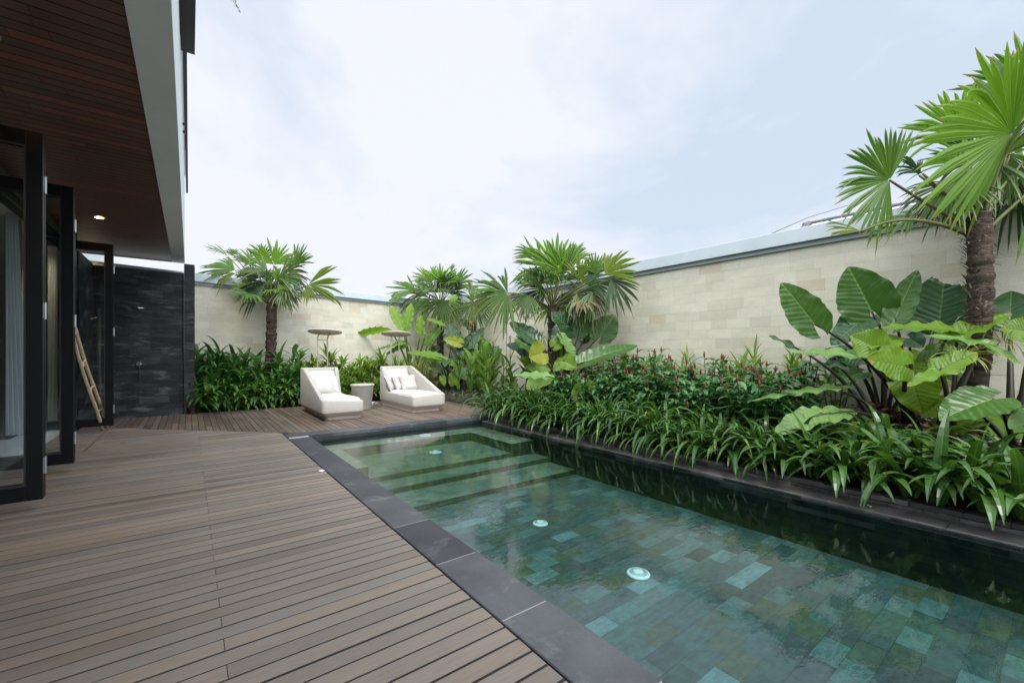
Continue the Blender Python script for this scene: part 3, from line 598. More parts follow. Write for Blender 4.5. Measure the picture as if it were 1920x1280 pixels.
# bamboo ladder
ld = empty('bamboo_ladder', (-1.0, 8.42, 0), 'pale bamboo ladder leaning in the shower corner behind the far glass door', 'ladder')
f1, f2 = Vector((-.985, 8.34, .015)), Vector((-.965, 8.60, .015))
p1 = onx(138.8, 640, -1.12); p2 = onx(139.4, 612, -1.12)
t1 = f1 + (p1 - f1) * 1.28; t2 = f2 + (p2 - f2) * 1.28
def bamboo(m, a, b, r0, r1, nodes):
    pts = []; rr = []
    for i in range(nodes * 4 + 1):
        t = i / (nodes * 4); pts.append(a.lerp(b, t) + Vector((.006 * math.sin(t * 9), .005 * math.cos(t * 7), 0))); rr.append((r0 + (r1 - r0) * t) * (1.14 if i % 4 == 0 else 1))
    m.tube(pts, rr, 10)
for a, b in ((f1, t1), (f2, t2)):
    m = MB(); bamboo(m, a, b, .020, .015, 8); part(m, 'rail', 'bamboo', ld, smooth=True)
for t in (.16, .36, .56, .76, .93):
    m = MB(); bamboo(m, f1.lerp(t1, t + .02), f2.lerp(t2, t), .011, .010, 2); part(m, 'rung', 'bamboo', ld, smooth=True)

# ------------------------------------------------------------------ loungers
def rrect(x0, x1, y0, y1, r, n=22, nc=7):
    pts = []
    def side(a, b): return [(a[0] + (b[0] - a[0]) * i / n, a[1] + (b[1] - a[1]) * i / n) for i in range(n)]
    def arc(cx, cy, a0): return [(cx + r * math.cos(a0 + math.pi / 2 * i / nc), cy + r * math.sin(a0 + math.pi / 2 * i / nc)) for i in range(nc)]
    pts += side((x0 + r, y0), (x1 - r, y0)); pts += arc(x1 - r, y0 + r, -math.pi / 2)
    pts += side((x1, y0 + r), (x1, y1 - r)); pts += arc(x1 - r, y1 - r, 0)
    pts += side((x1 - r, y1), (x0 + r, y1)); pts += arc(x0 + r, y1 - r, math.pi / 2)
    pts += side((x0, y1 - r), (x0, y0 + r)); pts += arc(x0 + r, y0 + r, math.pi)
    return pts
def loft(loops, capb=False, capt=False):
    m = MB(); n = len(loops[0]); vs = [p for l in loops for p in l]; fs = []
    for i in range(len(loops) - 1):
        for j in range(n): fs.append((i * n + j, i * n + (j + 1) % n, (i + 1) * n + (j + 1) % n, (i + 1) * n + j))
    if capb: fs.append(tuple(range(n))[::-1])
    if capt: fs.append(tuple((len(loops) - 1) * n + j for j in range(n)))
    m.add(vs, fs); return m
def sm(a, b, t): t = max(0, min(1, (t - a) / (b - a))); return t * t * (3 - 2 * t)
HX, LY = .335, 1.76
def make_lounger(x, y, flip, label):
    L = empty('sun_lounger', (x, y, 0), label, 'sun lounger', 'white woven sun loungers on the platform')
    s = -1 if flip else 1      # s=1: high wall on local -x
    def h(px, py):
        px *= s
        wall = .335 + (.82 - .335) * max(0, min(1, (py - .10) / 1.42)); openh = .305 + .515 * sm(1.33, 1.62, py)
        k = sm(-.30, -.24, px); base = wall * (1 - k) + openh * k
        if py < .10: base = .335 - .03 * sm(-.3, .3, px)
        return base
    o_, i_ = rrect(-HX, HX, 0, LY, .075), rrect(-HX + .078, HX - .078, .085, LY - .09, .04)
    o2, i2 = rrect(-HX + .014, HX - .014, .014, LY - .014, .065), rrect(-HX + .064, HX - .064, .071, LY - .076, .05)
    H = [h(*p) for p in o_]
    loops = [[(p[0], p[1], .135) for p in o_], [(p[0], p[1], q - .016) for p, q in zip(o_, H)], [(p[0], p[1], q) for p, q in zip(o2, H)], [(p[0], p[1], q) for p, q in zip(i2, H)], [(p[0], p[1], q - .016) for p, q in zip(i_, H)], [(p[0], p[1], .2) for p in i_]]
    loft(loops).build('shell', 'weave', L, smooth=True)
    m = MB(); m.add([(-HX + .06, .06, .215), (HX - .06, .06, .215), (HX - .06, LY - .07, .215), (-HX + .06, LY - .07, .215)], [(0, 1, 2, 3)]); m.build('deck_panel', 'weave', L)
    ins = lambda e: rrect(-HX + (e if s > 0 else e * .3), HX - (e * .3 if s > 0 else e), e, LY - e * .6, .07)
    loft([[(p[0], p[1], z) for p in ins(e)] for e, z in ((.016, .0), (.075, .006), (.07, .05), (.006, .122), (.003, .134))][1:], True).build('plinth', 'weave_base', L, smooth=False)
    # mattress, following the open side
    xa, xb = (-HX + .085, HX - .03) if s > 0 else (-HX + .03, HX - .085)
    lp = []
    for e, z in ((.03, .222), (.004, .238), (0, .27), (.0, .31), (.008, .328), (.03, .341), (.07, .348)): lp.append([(p[0], p[1], z + .006 * math.sin(p[1] * 5) + .004 * math.sin(p[0] * 9)) for p in rrect(xa + e, xb - e, .10 + e, LY - .12 - e, .05)])
    loft(lp, True, True).build('mattress', 'fabric_white', L, smooth=True)
    bc = MB(); n = 12; vs = []
    bc_o = loft([[(p[0], p[1], z) for p in rrect(-.235 + e, .235 - e, -.2 + e, .2 - e, .05)] for e, z in ((.03, -.045), (.004, -.03), (0, 0), (.004, .03), (.03, .05), (.08, .06))], True, True).build('back_cushion', 'fabric_white', L, smooth=True)
    bc_o.location = (.02 * s, LY - .26, .57); bc_o.rotation_euler = (R_(62), 0, 0)
    # sun disc on two bent posts behind the backrest
    for dx in (-.009, .176):
        X = dx * 1.0 + (.0 if s > 0 else .035 - .09)
        m = MB(); m.tube([(X, LY + .02, .1), (X, LY + .02, 1.36), (X + .008, LY + .03, 1.42), (X + .035, LY + .06, 1.47), (X + .075, LY + .10, 1.50), (X + .09, LY + .14, 1.513)], .0125, 10); m.build('post', 'frame_taupe' if s > 0 else 'weave', L, smooth=True)
    X0 = -.009 + (0 if s > 0 else -.055)
    MB().tube([(X0, LY + .02, 1.365), (X0 + .185, LY + .02, 1.365)], .009, 8).build('crossbar', 'frame_taupe' if s > 0 else 'weave', L, smooth=True)
    dc = MB().lathe([(.30, -.018), (.318, -.012), (.324, 0), (.315, .012), (.27, .024), (.15, .036), (.001, .04)], (0, 0, 0), 48).build('sun_disc', 'weave', L, smooth=True)
    dc.location = (X0 + .165, LY + .12, 1.532); dc.rotation_euler = (R_(-6), R_(3), 0)
    un = MB().lathe([(.306, -.0185), (.30, -.021), (.001, -.026)], (0, 0, 0), 48).build('disc_underside', 'disc_weave', dc, smooth=True)
    return L
make_lounger(2.032, 7.27, False, 'white woven sun lounger left of the side table, its tall side wall on the left')
make_lounger(3.585, 7.27, True, 'white woven sun lounger right of the side table, its tall side wall on the right')
def pillow(loc, w, hgt, th, rot, mat, label, seed):
    rnd = random.Random(seed); n = 14; vs = []; fs = []
    for side in (1, -1):
        for i in range(n + 1):
            for j in range(n + 1):
                u, v = 2 * i / n - 1, 2 * j / n - 1; pin = 1 - .07 * (1 - v * v) * abs(u) ** 2; pin2 = 1 - .07 * (1 - u * u) * abs(v) ** 2
                t = ((1 - u ** 4) * (1 - v ** 4)) ** .5; ed = max(abs(u), abs(v))
                wr = .012 * math.sin(u * 7 + v * 4 + seed) * ed ** 3 * (1 - ed ** 8)
                vs.append((u * w / 2 * pin, v * hgt / 2 * pin2, side * (t * th / 2 * (1 + .12 * math.sin(3 * v + seed)) + (wr if t > .05 else 0))))
        o = 0 if side > 0 else (n + 1) ** 2
        for i in range(n):
            for j in range(n):
                q = (o + i * (n + 1) + j, o + (i + 1) * (n + 1) + j, o + (i + 1) * (n + 1) + j + 1, o + i * (n + 1) + j + 1); fs.append(q if side > 0 else q[::-1])
    m = MB(); m.add(vs, fs); o = m.build('throw_pillow', mat, smooth=True); o.location = loc; o.rotation_euler = [R_(a) for a in rot]
    tag(o, label, 'pillow', 'throw pillows on the loungers'); return o
pillow((2.06, 8.67, .50), .52, .36, .13, (55, 0, 2), 'fabric_white', 'large white pillow behind the pink pillow on the left lounger', 1)
pillow((2.0, 8.48, .475), .36, .33, .13, (52, 0, -6), 'fabric_pillow', 'pale pink pillow leaning in front on the left lounger', 2)
pillow((3.36, 8.62, .475), .34, .34, .13, (64, 0, 42), 'fabric_pillow', 'pale pink pillow leftmost of the three on the right lounger', 3)
pillow((3.50, 8.52, .475), .34, .34, .13, (62, 0, 30), 'fabric_pillow', 'pale pink pillow in the middle of the three on the right lounger', 4)
pillow((3.66, 8.43, .485), .38, .36, .13, (62, 0, 8), 'fabric_pillow', 'pale pink pillow rightmost and frontmost on the right lounger', 5)
tb = empty('side_table', (2.70, 8.42, 0), 'round tapered white woven side table standing between the two loungers', 'side table')
MB().lathe([(.16, .006), (.165, .012), (.205, .45), (.213, .458), (.218, .463)], (0, 0, 0), 48).build('body', 'weave', tb, smooth=True)
MB().lathe([(.214, .464), (.222, .468), (.223, .488), (.217, .496), (.19, .499), (.001, .499)], (0, 0, 0), 48).build('table_top', 'weave', tb, smooth=True)
cc = MB()
for q in range(3): cc.tube([(.055 * math.cos(a / 16 * 6.283) + .01 * q, .05 * math.sin(a / 16 * 6.283), .012 + .016 * q) for a in range(17)], .008, 6, cap=False)
cc.tube([(.06, 0, .012), (.12, .05, .01), (.2, .15, .01)], .008, 6)
o = cc.build('cable_coil', 'rubber_grey', smooth=True); o.location = (3.12, 9.15, 0); tag(o, 'pale grey coil of cable on the boards beside the right lounger', 'cable coil')

# ------------------------------------------------------------------ pool lamps, deck lights, little things
def pool_lamp(x, y, z, r, label):
    d = empty('pool_lamp', (x, y, z + .003), label, 'pool lamp', 'round white lamps in the pool')
    MB().lathe([(r, 0), (r, .008), (r * .93, .016), (r * .86, .018)], (0, 0, 0), 36).build('rim', 'pool_lamp_white', d, smooth=True)
    MB().lathe([(r * .86, .014), (r * .6, .022), (r * .3, .026), (.001, .027)], (0, 0, 0), 36).build('lens', 'pool_lamp_white', d, smooth=True)
    m = MB()
    for q in range(24):
        a = q / 24 * 6.283; c, s_ = math.cos(a), math.sin(a); w_ = r * .035
        for (r0, r1, z0, z1) in ((.45 * r, .80 * r, .0265, .0195),): m.add([(c * r0 - s_ * w_, s_ * r0 + c * w_, z0), (c * r0 + s_ * w_, s_ * r0 - c * w_, z0), (c * r1 + s_ * w_, s_ * r1 - c * w_, z1), (c * r1 - s_ * w_, s_ * r1 + c * w_, z1)], [(0, 1, 2, 3)])
    m.build('grille', 'pool_lamp_slot', d)
pool_lamp(2.553, 1.882, FZ, .082, 'largest looking white pool lamp on the tiled floor, nearest the camera')
pool_lamp(2.585, 2.985, FZ, .07, 'white pool lamp on the floor below the pool steps')
pool_lamp(2.76, 5.43, SH, .085, 'white pool lamp on the shallow shelf in front of the far bench')
pool_lamp(2.89, 6.03, BN, .085, 'white pool lamp on the far bench by the lounger platform')
for x, y, lab in ((.985, 4.25, 'small round pale deck light at the edge of the pool coping'), ):
    d = MB().lathe([(.026, .0), (.026, .006), (.02, .009), (.001, .009)], (0, 0, 0), 20).build('deck_light', 'white_plastic', smooth=True); d.location = (x, y, .001); tag(d, lab, 'deck light')
c_ = MB().box(-.022, .022, -.004, .004, 0, .006).build('white_clip', 'white_plastic', bevel=.001); c_.location = (4.13, .95, -.063); c_.rotation_euler = (0, 0, .7); tag(c_, 'small white plastic clip lying on the stone pool ledge', 'clip')
# neighbour's roof beyond the right wall
nr = empty('neighbour_house', (9.2, 0, 0), 'neighbouring house roof with grey ridge tiles showing above the garden wall', 'house')
m = MB(); m.box(8.6, 12, -6, 2.8, -1.2, 3.2); part(m, 'wall', 'roof_white', nr)
m = MB(); m.add([(8.35, -6.2, 3.12), (8.35, 2.95, 3.12), (8.62, 2.80, 3.34), (8.62, -6.2, 3.34), (9.0, 2.7, 3.36), (9.0, -6.2, 3.36)], [(0, 1, 2, 3), (3, 2, 4, 5)]); rf = part(m, 'roof', 'roof_white', nr)
m = MB(); y = -6.2
while y < 2.8: m.tube([(8.62, y, 3.365), (8.62, y + .272, 3.366)], [.020, .026], 6); y += .285
m.build('ridge_tile', 'roof_tile_grey', rf)
m = MB(); m.tube([(8.60, 2.80, 3.36), (8.36, 2.93, 3.13)], .05, 6); m.box(8.33, 8.36, -6.2, 2.93, 3.10, 3.15); m.build('hip_tile', 'roof_tile_grey', rf)
w = MB().tube([atd(1425, 448, 8.2), atd(1460, 432, 8.1), atd(1515, 408, 8.0), atd(1590, 385, 8.6)], .008, 5).build('overhead_wire', 'wire', smooth=True); tag(w, 'thin dark wire running up to the neighbouring roof', 'wire')
# ------------------------------------------------------------------ plants: leaf builders
def blade(m, p, d, L, W_, droop, n=6, fold=.3, prof=0, twist=0):
    p = Vector(p); d = Vector(d).normalized(); s = d.cross(UP)
    if s.length < .08: s = Vector((random.uniform(-1, 1), random.uniform(-1, 1), 0))
    s.normalize(); vs = []; st = []; fs = []
    for i in range(n + 1):
        t = i / n
        if prof == 0: w = W_ / 2 * max(.03, math.sin(math.pi * min(1, .06 + .94 * t ** .75))) ** .85
        elif prof == 1: w = W_ / 2 * min(1, .45 + t * 2.2) * max(.02, (1 - t ** 3.2))
        else: w = W_ / 2 * max(.03, math.sin(math.pi * min(1, .04 + .96 * t ** .85))) ** .65
        s = (s - d * s.dot(d)).normalized(); nn = s.cross(d)
        if twist: s2 = s * math.cos(twist * t) + nn * math.sin(twist * t); n2 = s2.cross(d)
        else: s2, n2 = s, nn
        vs += [p - s2 * w + n2 * w * fold, p, p + s2 * w + n2 * w * fold]; st += [(-1, t, t * 9), (0, t, t * 9), (1, t, t * 9)]
        d = (d - UP * (droop / n) * (.4 + t * 1.2)).normalized(); p = p + d * (L / n)
    for i in range(n): a = i * 3; fs += [(a, a + 1, a + 4, a + 3), (a + 1, a + 2, a + 5, a + 4)]
    m.add(vs, fs, st)
def leafgrid(m, A, T, W_, nrm, lobe=.3, cup=.15, wave=.012, corr=.006, droop=.12, veins=9, nu=7, nv=20, seed=0, a_=.45, b_=.75, rag=0):
    """big leaf: attach point A, tip T, width; two halves with corrugated side veins and wavy rims; basal lobes behind A when lobe > 0"""
    A, T = Vector(A), Vector(T); ax = T - A; L = ax.length; ax.normalize(); nrm = Vector(nrm); nrm = (nrm - ax * nrm.dot(ax)).normalized(); sd = ax.cross(nrm)
    rnd = random.Random(seed); ph = rnd.uniform(0, 6); ph2 = rnd.uniform(0, 6); mx = (a_ / (a_ + b_)) ** a_ * (b_ / (a_ + b_)) ** b_
    for side in (1, -1):
        vs = []; st = []; fs = []
        for i in range(nv + 1):
            tau = .004 + .992 * i / nv; t = -lobe + (1 + lobe) * tau
            w = W_ / 2 * (tau ** a_ * (1 - tau) ** b_) / mx
            xin = 0 if t >= 0 else min(w * .96, W_ * .03 + (-t) * W_ * .28)
            for j in range(nu + 1):
                u = j / nu; x = xin + (w - xin) * u; r = x / (W_ / 2)
                phase = (t * L - x * (.55 if lobe else .35)) / L * veins + .22 * math.sin(t * 7 + ph) + .12 * math.sin(t * 19 + ph2 * side)
                edge = u ** 3 * (w / (W_ / 2))
                z = cup * r * r * W_ * .5 + corr * abs(math.sin(phase * math.pi)) * min(1, r * 4) + wave * edge * math.sin(t * L * 38 + ph + side * ph2) - droop * L * (max(0, t) ** 2.2) + .05 * L * math.sin(t * 2 + ph) * r * .6
                if lobe and t < 0: z -= droop * L * (t * t) * 3
                xx = x * (1 + edge * .035 * math.sin(phase * 6.28) - edge * .05 * abs(noise.noise((t * 8, ph, side))))
                if rag and u > .7: xx *= 1 - rag * abs(noise.noise((t * 9 + ph, side * 3, 1)))
                vs.append(A + ax * (t * L) + sd * (side * xx) + nrm * z); st.append((r, max(0, t), phase))
        for i in range(nv):
            for j in range(nu):
                q = (i * (nu + 1) + j, i * (nu + 1) + j + 1, (i + 1) * (nu + 1) + j + 1, (i + 1) * (nu + 1) + j); fs.append(q if side > 0 else q[::-1])
        m.add(vs, fs, st)
def fan(m, hub, ax, nrm, R, spread, nseg, droop=.18, fuse=.5, rnd=random, rag=.12, cone=.12, skip=.05):
    hub, ax = Vector(hub), Vector(ax).normalized(); nrm = Vector(nrm); nrm = (nrm - ax * nrm.dot(ax)).normalized(); sd = ax.cross(nrm); da = R_(spread) / nseg
    rows = [.03, .25, fuse, fuse + (1 - fuse) * .35, fuse + (1 - fuse) * .7, 1.0]
    for k in range(nseg):
        if rnd.random() < skip: continue
        a = -R_(spread) / 2 + (k + .5) * da; d = ax * math.cos(a) + sd * math.sin(a); s = -ax * math.sin(a) + sd * math.cos(a)
        Lk_ = R * (.78 + .22 * math.cos(a * .55)) * rnd.uniform(1 - rag, 1.02); f = fuse * rnd.uniform(.88, 1.08)
        dr = droop * rnd.uniform(.3, 2.2) + (rnd.random() < .12) * .25; kink = rnd.uniform(-.09, .09); vs = []; st = []; fs = []
        for r in rows:
            rr = r if r <= fuse else f + (1 - f) * (r - fuse) / (1 - fuse)
            hw = rr * Lk_ * math.tan(da / 2) * 1.03 if r <= fuse else f * Lk_ * math.tan(da / 2) * (1 - ((rr - f) / (1 - f)) ** 2.8) + .0012
            c = hub + d * (rr * Lk_) + nrm * (cone * rr * Lk_ * .5) - UP * (dr * Lk_ * rr ** 3) + s * (kink * Lk_ * max(0, rr - f))
            h = hw * .75
            vs += [c - s * hw, c + nrm * h, c + s * hw]; st += [(-1, rr, 0), (0, rr, 0), (1, rr, 0)]
        for i in range(len(rows) - 1): q = i * 3; fs += [(q, q + 1, q + 4, q + 3), (q + 1, q + 2, q + 5, q + 4)]
        m.add(vs, fs, st)
def curve(a, b, sag, n=10):
    a, b = Vector(a), Vector(b); return [a.lerp(b, i / n) + Vector(sag) * (4 * (i / n) * (1 - i / n)) for i in range(n + 1)]

# ------------------------------------------------------------------ fan palms
def palm(base, crown, r0, r1, label, depth, fronds, scale, org, seed, fibre=60, skirt=.45, nseg=24, fill=(9, .55)):
    """fronds: (hub x, hub y in a crop, direction deg, radius, spread deg, facing, material, depth offset m)"""
    rnd = random.Random(seed); root = empty('fan_palm', base, label, 'palm tree', 'fan palms')
    b, c = Vector(base), Vector(crown); m = MB(); pts = []; rr = []
    for i in range(41):
        t = i / 40; pts.append(b.lerp(c, t) + Vector((.02 * math.sin(t * 5 + seed), .02 * math.cos(t * 4), 0))); rr.append((r0 + (r1 - r0) * t) * (1 + .05 * math.sin(i * 2.4) + (.12 * (1 - t / .08) if t < .08 else 0)))
    m.tube(pts, rr, 20)
    tk = part(m, 'trunk', 'trunk_ringed', root, smooth=True)
    m = MB(); i0 = int(40 * (1 - skirt))
    for i in range(i0 + 1): pass
    sp = []; sr = []
    for i in range(i0 * 2, 81):
        i2 = i // 2; i3 = min(40, i2 + i % 2); sp.append((pts[i2] + pts[i3]) / 2 + Vector((rnd.uniform(-1, 1), rnd.uniform(-1, 1), 0)) * r1 * .07); sr.append(rr[i2] * (1.10 + .03 * math.sin(i * .97) + rnd.uniform(-.08, .1)) + .003)
    m.tube(sp, sr, 22)
    fb = m.build('fibre_sleeve', 'trunk_fibre', tk, smooth=True); fb.matrix_parent_inverse = tk.matrix_parent_inverse.copy(); fb.matrix_parent_inverse = Matrix()
    m = MB()
    for i in range(fibre):
        t = rnd.uniform(1 - skirt, 1.0); a = rnd.uniform(0, 6.283); p = b.lerp(c, t); o = Vector((math.cos(a), math.sin(a), 0)); rad = (r0 + (r1 - r0) * t) * 1.02; tg = Vector((-math.sin(a), math.cos(a), 0)) * rnd.choice((-1, 1))
        if rnd.random() < .6: blade(m, p + o * rad, tg * .8 + o * .35 + UP * rnd.uniform(-.2, .5), rad * rnd.uniform(.8, 1.9), rad * rnd.uniform(.06, .16), rnd.uniform(.3, 1.6), 5, .3, 1)
        else: blade(m, p + o * rad, o * .45 + UP * rnd.uniform(.3, 1), rad * rnd.uniform(.6, 1.3), rad * rnd.uniform(.15, .35), rnd.uniform(-.3, 1), 4, .4, 1)
    m.build('fibre', 'fibre_strip', tk)
    for q, (hx, hy, dg, R, spd, face, mat, dz) in enumerate(fronds):
        px, py = org[0] + hx / scale, org[1] + hy / scale; D = depth + dz; hub = atd(px, py, D); Rm = R / scale * D / 800 * (1.12 if depth > 6 else 1)
        v = (EYE - hub).normalized(); e = RT * math.cos(R_(dg)) + UP * math.sin(R_(dg)); e = (e - v * rnd.uniform(-.05, .2) * (1 if dz >= 0 else -1)).normalized()
        pr = e.cross(v).normalized(); sg = 1 if pr.z >= 0 else -1
        nn = v * face + pr * (sg * (1 - face)) + UP * .15
        m = MB(); fan(m, hub, e, nn, Rm, spd, max(10, int(nseg * spd / 200)), .10 + .12 * (1 - face) + (.12 if dg > 180 or dg < 0 else 0), .54 if depth > 6 else .60, rnd, .2 if depth > 6 else .12, skip=.05 if depth > 6 else .015)
        fr = part(m, 'frond', mat, root)
        # petiole from the trunk head to the hub
        s0 = c - UP * rnd.uniform(0, .25) + Vector((rnd.uniform(-1, 1), rnd.uniform(-1, 1), 0)) * r1 * .5; L = (hub - s0).length
        pt = curve(s0, hub, UP * (L * (.10 if hub.z < s0.z + .3 else .02)) + (hub - s0).cross(UP) * .03)
        w0 = .011 if depth > 6 else .013
        m = MB(); m.tube(pt, [w0 * (1.5 - .8 * i / 10) for i in range(11)], 6); o = m.build('petiole', 'petiole', fr, smooth=True)
    for q in range(fill[0]):
        az = q * 2.4 + seed; el = R_(rnd.uniform(-15 if 6 < depth < 9 else 6, 75)); d = Vector((math.cos(az) * math.cos(el), math.sin(az) * math.cos(el), math.sin(el))); ln = fill[1] * rnd.uniform(.65, 1.1)
        hub = c + d * ln; ax = (d + UP * -.25).normalized(); nn = (UP * 1.0 + d * .2 + (EYE - hub).normalized() * .5)
        if abs(hub.x - 6.5) < .15 or hub.x > 6.35: continue
        m = MB(); fan(m, hub, ax, nn, fill[1] * rnd.uniform(.75, 1.0), rnd.uniform(120, 200), nseg - 3, .24, .52, rnd, .12)
        fr = part(m, 'frond', 'palm_leaf_dead' if el < .1 and depth > 6 and rnd.random() < .6 else rnd.choice((Lf, Lf, Dk, Gy, Br)), root)
        m = MB(); m.tube(curve(c - UP * .1, hub, UP * .05), [.015 - .0009 * i for i in range(11)], 6); m.build('petiole', 'petiole', fr, smooth=True)
    return root
Lf, Br, Ye, Dk, Gy = 'palm_leaf', 'palm_leaf_bright', 'palm_leaf_yellow', 'palm_leaf_dark', 'palm_leaf_grey'
pA = [(655, 325, 92, 215, 165, .95, Br, .1), (285, 255, 148, 190, 45, .5, Lf, .1), (325, 245, 100, 70, 150, .8, Lf, .2), (345, 370, 168, 270, 110, .55, Lf, -.1), (350, 395, 195, 190, 80, .5, Ye, -.2), (820, 330, 52, 190, 80, .7, Lf, .2), (930, 485, 12, 290, 95, .75, Ye, -.3), (925, 490, -70, 120, 90, .8, Ye, -.32),
      (500, 330, 128, 190, 110, .7, Lf, .3), (590, 470, 205, 220, 110, .6, Dk, -.3), (740, 520, 285, 150, 120, .6, Gy, -.4), (700, 430, 22, 230, 120, .7, Gy, -.35), (590, 370, 158, 210, 120, .6, Gy, -.4), (780, 420, -12, 160, 110, .5, Dk, .1), (640, 470, 255, 150, 130, .7, Dk, .3), (560, 300, 70, 160, 130, .7, Dk, .4), (760, 380, 30, 200, 110, .6, Dk, .4), (480, 400, 185, 170, 120, .6, Dk, .35), (690, 480, -50, 170, 100, .6, Gy, -.1)]
palm((1.45, 10.6, .02), atd(507, 566, 9.3), .10, .085, 'fan palm with a bare trunk standing alone in the shrubs left of the loungers', 9.3, pA, 4.266, (360, 420), 3, 90, .75, fill=(16, .52))
pC = [(1060, 265, 92, 225, 150, .9, Br, 0), (945, 185, 152, 140, 90, .7, Lf, .2), (1000, 250, 165, 210, 120, .7, Lf, .1), (1290, 290, 92, 155, 130, .75, Lf, -.55), (1345, 290, 38, 205, 120, .75, Ye, -.95), (1195, 320, 55, 150, 180, .9, Ye, -.4), (1380, 320, -48, 180, 130, .6, Dk, -.95), (1270, 395, -88, 140, 130, .6, Gy, -.7),
      (780, 405, 195, 195, 210, .85, Gy, -.5), (770, 400, 150, 200, 60, .6, Lf, -.4), (665, 425, 195, 105, 130, .7, Ye, -.3), (965, 350, 105, 125, 170, .8, Gy, -.45), (900, 410, 245, 130, 150, .7, Gy, -.4), (1110, 290, 112, 215, 140, .8, Lf, -.2), (1155, 210, 48, 130, 100, .7, Lf, .2), (1240, 330, 10, 180, 140, .6, Dk, -.6), (1130, 390, 250, 120, 130, .6, Dk, .3), (1000, 380, 200, 160, 140, .6, Dk, .35), (1180, 400, -70, 150, 110, .6, Gy, -.5), (1080, 330, 75, 190, 150, .8, Dk, .4)]
palm((5.62, 6.15, .06), atd(1037, 572, 8.25), .11, .10, 'large spreading fan palm in the middle of the bed against the right wall', 8.25, pC, 3.097, (700, 420), 5, 70, .7, fill=(18, .62))
pB = [(335, 335, 108, 115, 150, .8, Br, 0), (390, 345, 78, 130, 140, .9, Br, -.1), (480, 360, 48, 130, 130, .8, Lf, 0), (250, 390, 168, 180, 100, .6, Lf, 0), (405, 440, 265, 140, 190, .85, Gy, -.4), (330, 430, 205, 140, 130, .7, Lf, -.2), (455, 430, -15, 95, 130, .6, Lf, .2), (300, 400, 185, 160, 110, .6, Gy, .2), (360, 400, 80, 120, 150, .7, Dk, .3), (430, 400, 30, 120, 130, .6, Dk, .3), (450, 280, 75, 60, 60, .5, Lf, .2), (420, 470, -60, 110, 120, .6, Gy, -.2)]
palm((5.95, 11.35, .1), atd(826, 566, 12.5), .10, .09, 'smaller fan palm in the far corner behind the banana plant', 12.5, pB, 3.097, (700, 420), 8, 40, .5, fill=(12, .6))
pE = [(575, 450, 95, 80, 110, .7, Lf, 0), (580, 470, 245, 130, 150, .8, Gy, -.1), (590, 460, -60, 120, 120, .7, Dk, .1), (570, 470, 190, 80, 110, .7, Gy, 0), (600, 450, 40, 70, 100, .6, Lf, .1)]
palm((6.15, 10.0, .1), atd(888, 572, 11.2), .07, .065, 'slender young fan palm in the corner between two bigger palms', 11.2, pE, 3.097, (700, 420), 9, 30, .5, fill=(5, .4))
pD = [(1820, 640, 165, 600, 190, .92, Br, -.25), (1840, 620, 88, 520, 60, .85, Lf, -.2), (1530, 640, 118, 320, 150, .8, Br, .2), (1122, 908, 172, 350, 215, .92, Lf, -.2), (962, 1200, 170, 245, 42, .6, Ye, -.3), (1310, 870, 150, 200, 70, .5, Dk, .1), (1290, 880, 110, 100, 60, .6, Dk, .15), (1480, 920, 228, 250, 190, .75, Gy, .1), (1500, 900, 260, 260, 120, .7, Dk, .3), (1790, 760, 265, 220, 150, .7, Lf, .1), (1930, 420, 95, 420, 120, .8, Lf, .2), (1890, 800, 10, 420, 160, .7, Lf, 0), (1700, 800, 235, 330, 120, .65, Lf, .2), (1650, 780, 150, 330, 120, .6, Dk, .4), (2000, 900, -20, 420, 180, .8, Lf, -.1), (1760, 860, 200, 260, 130, .6, Gy, .3), (1850, 900, -70, 300, 140, .6, Dk, .3)]
palm((5.62, .53, .15), atd(1832, 402, 3.82), 0.080, .070, 'big fan palm with a shaggy trunk at the right edge by the wall', 3.82, pD, 3.048, (1300, 40), 12, 420, .62, 32, (4, .5))

# ------------------------------------------------------------------ elephant ears
ED, EM, EB, EP, EY = 'ear_dark', 'ear_mid', 'ear_bright', 'ear_pale', 'ear_yellow'
def ear_plant(name, label, cat, group, base, leaves, org, scale, depth, lobe=.3, stalk='stalk_dark', veins=9, sr=.016):
    root = empty(name, base, label, cat, group); b = Vector(base)
    for q, (ax_, ay, tx, ty, wpx, face, mat, da, dt) in enumerate(leaves):
        A = atd(org[0] + ax_ / scale, org[1] + ay / scale, depth + da); T = atd(org[0] + tx / scale, org[1] + ty / scale, depth + dt)
        v = (EYE - A).normalized(); n = v * face + UP * (1 - abs(face)) + RT * random.uniform(-.12, .12)
        m = MB(); leafgrid(m, A, T, wpx / scale * (depth + da) / 800, n, lobe, .16, .02, (.030 if lobe else .016) * wpx / scale * depth / 800, .1, veins, seed=q * 7 + len(leaves), b_=.75 if lobe else .6, a_=.45 if lobe else .5)
        lf = part(m, 'leaf', mat, root, smooth=True)
        p0 = b + Vector((random.uniform(-.06, .06), random.uniform(-.06, .06), .02)); L = (A - p0).length
        m = MB(); hv = Vector((A.x - p0.x, A.y - p0.y, 0)); m.tube(curve(p0, A, UP * (.10 * hv.length) - hv * .08), [sr * (1.5 - 1.0 * i / 10) for i in range(11)], 8); m.build('stalk', stalk, lf, smooth=True)
    return root
o5, s5 = (1400, 400), 2.56
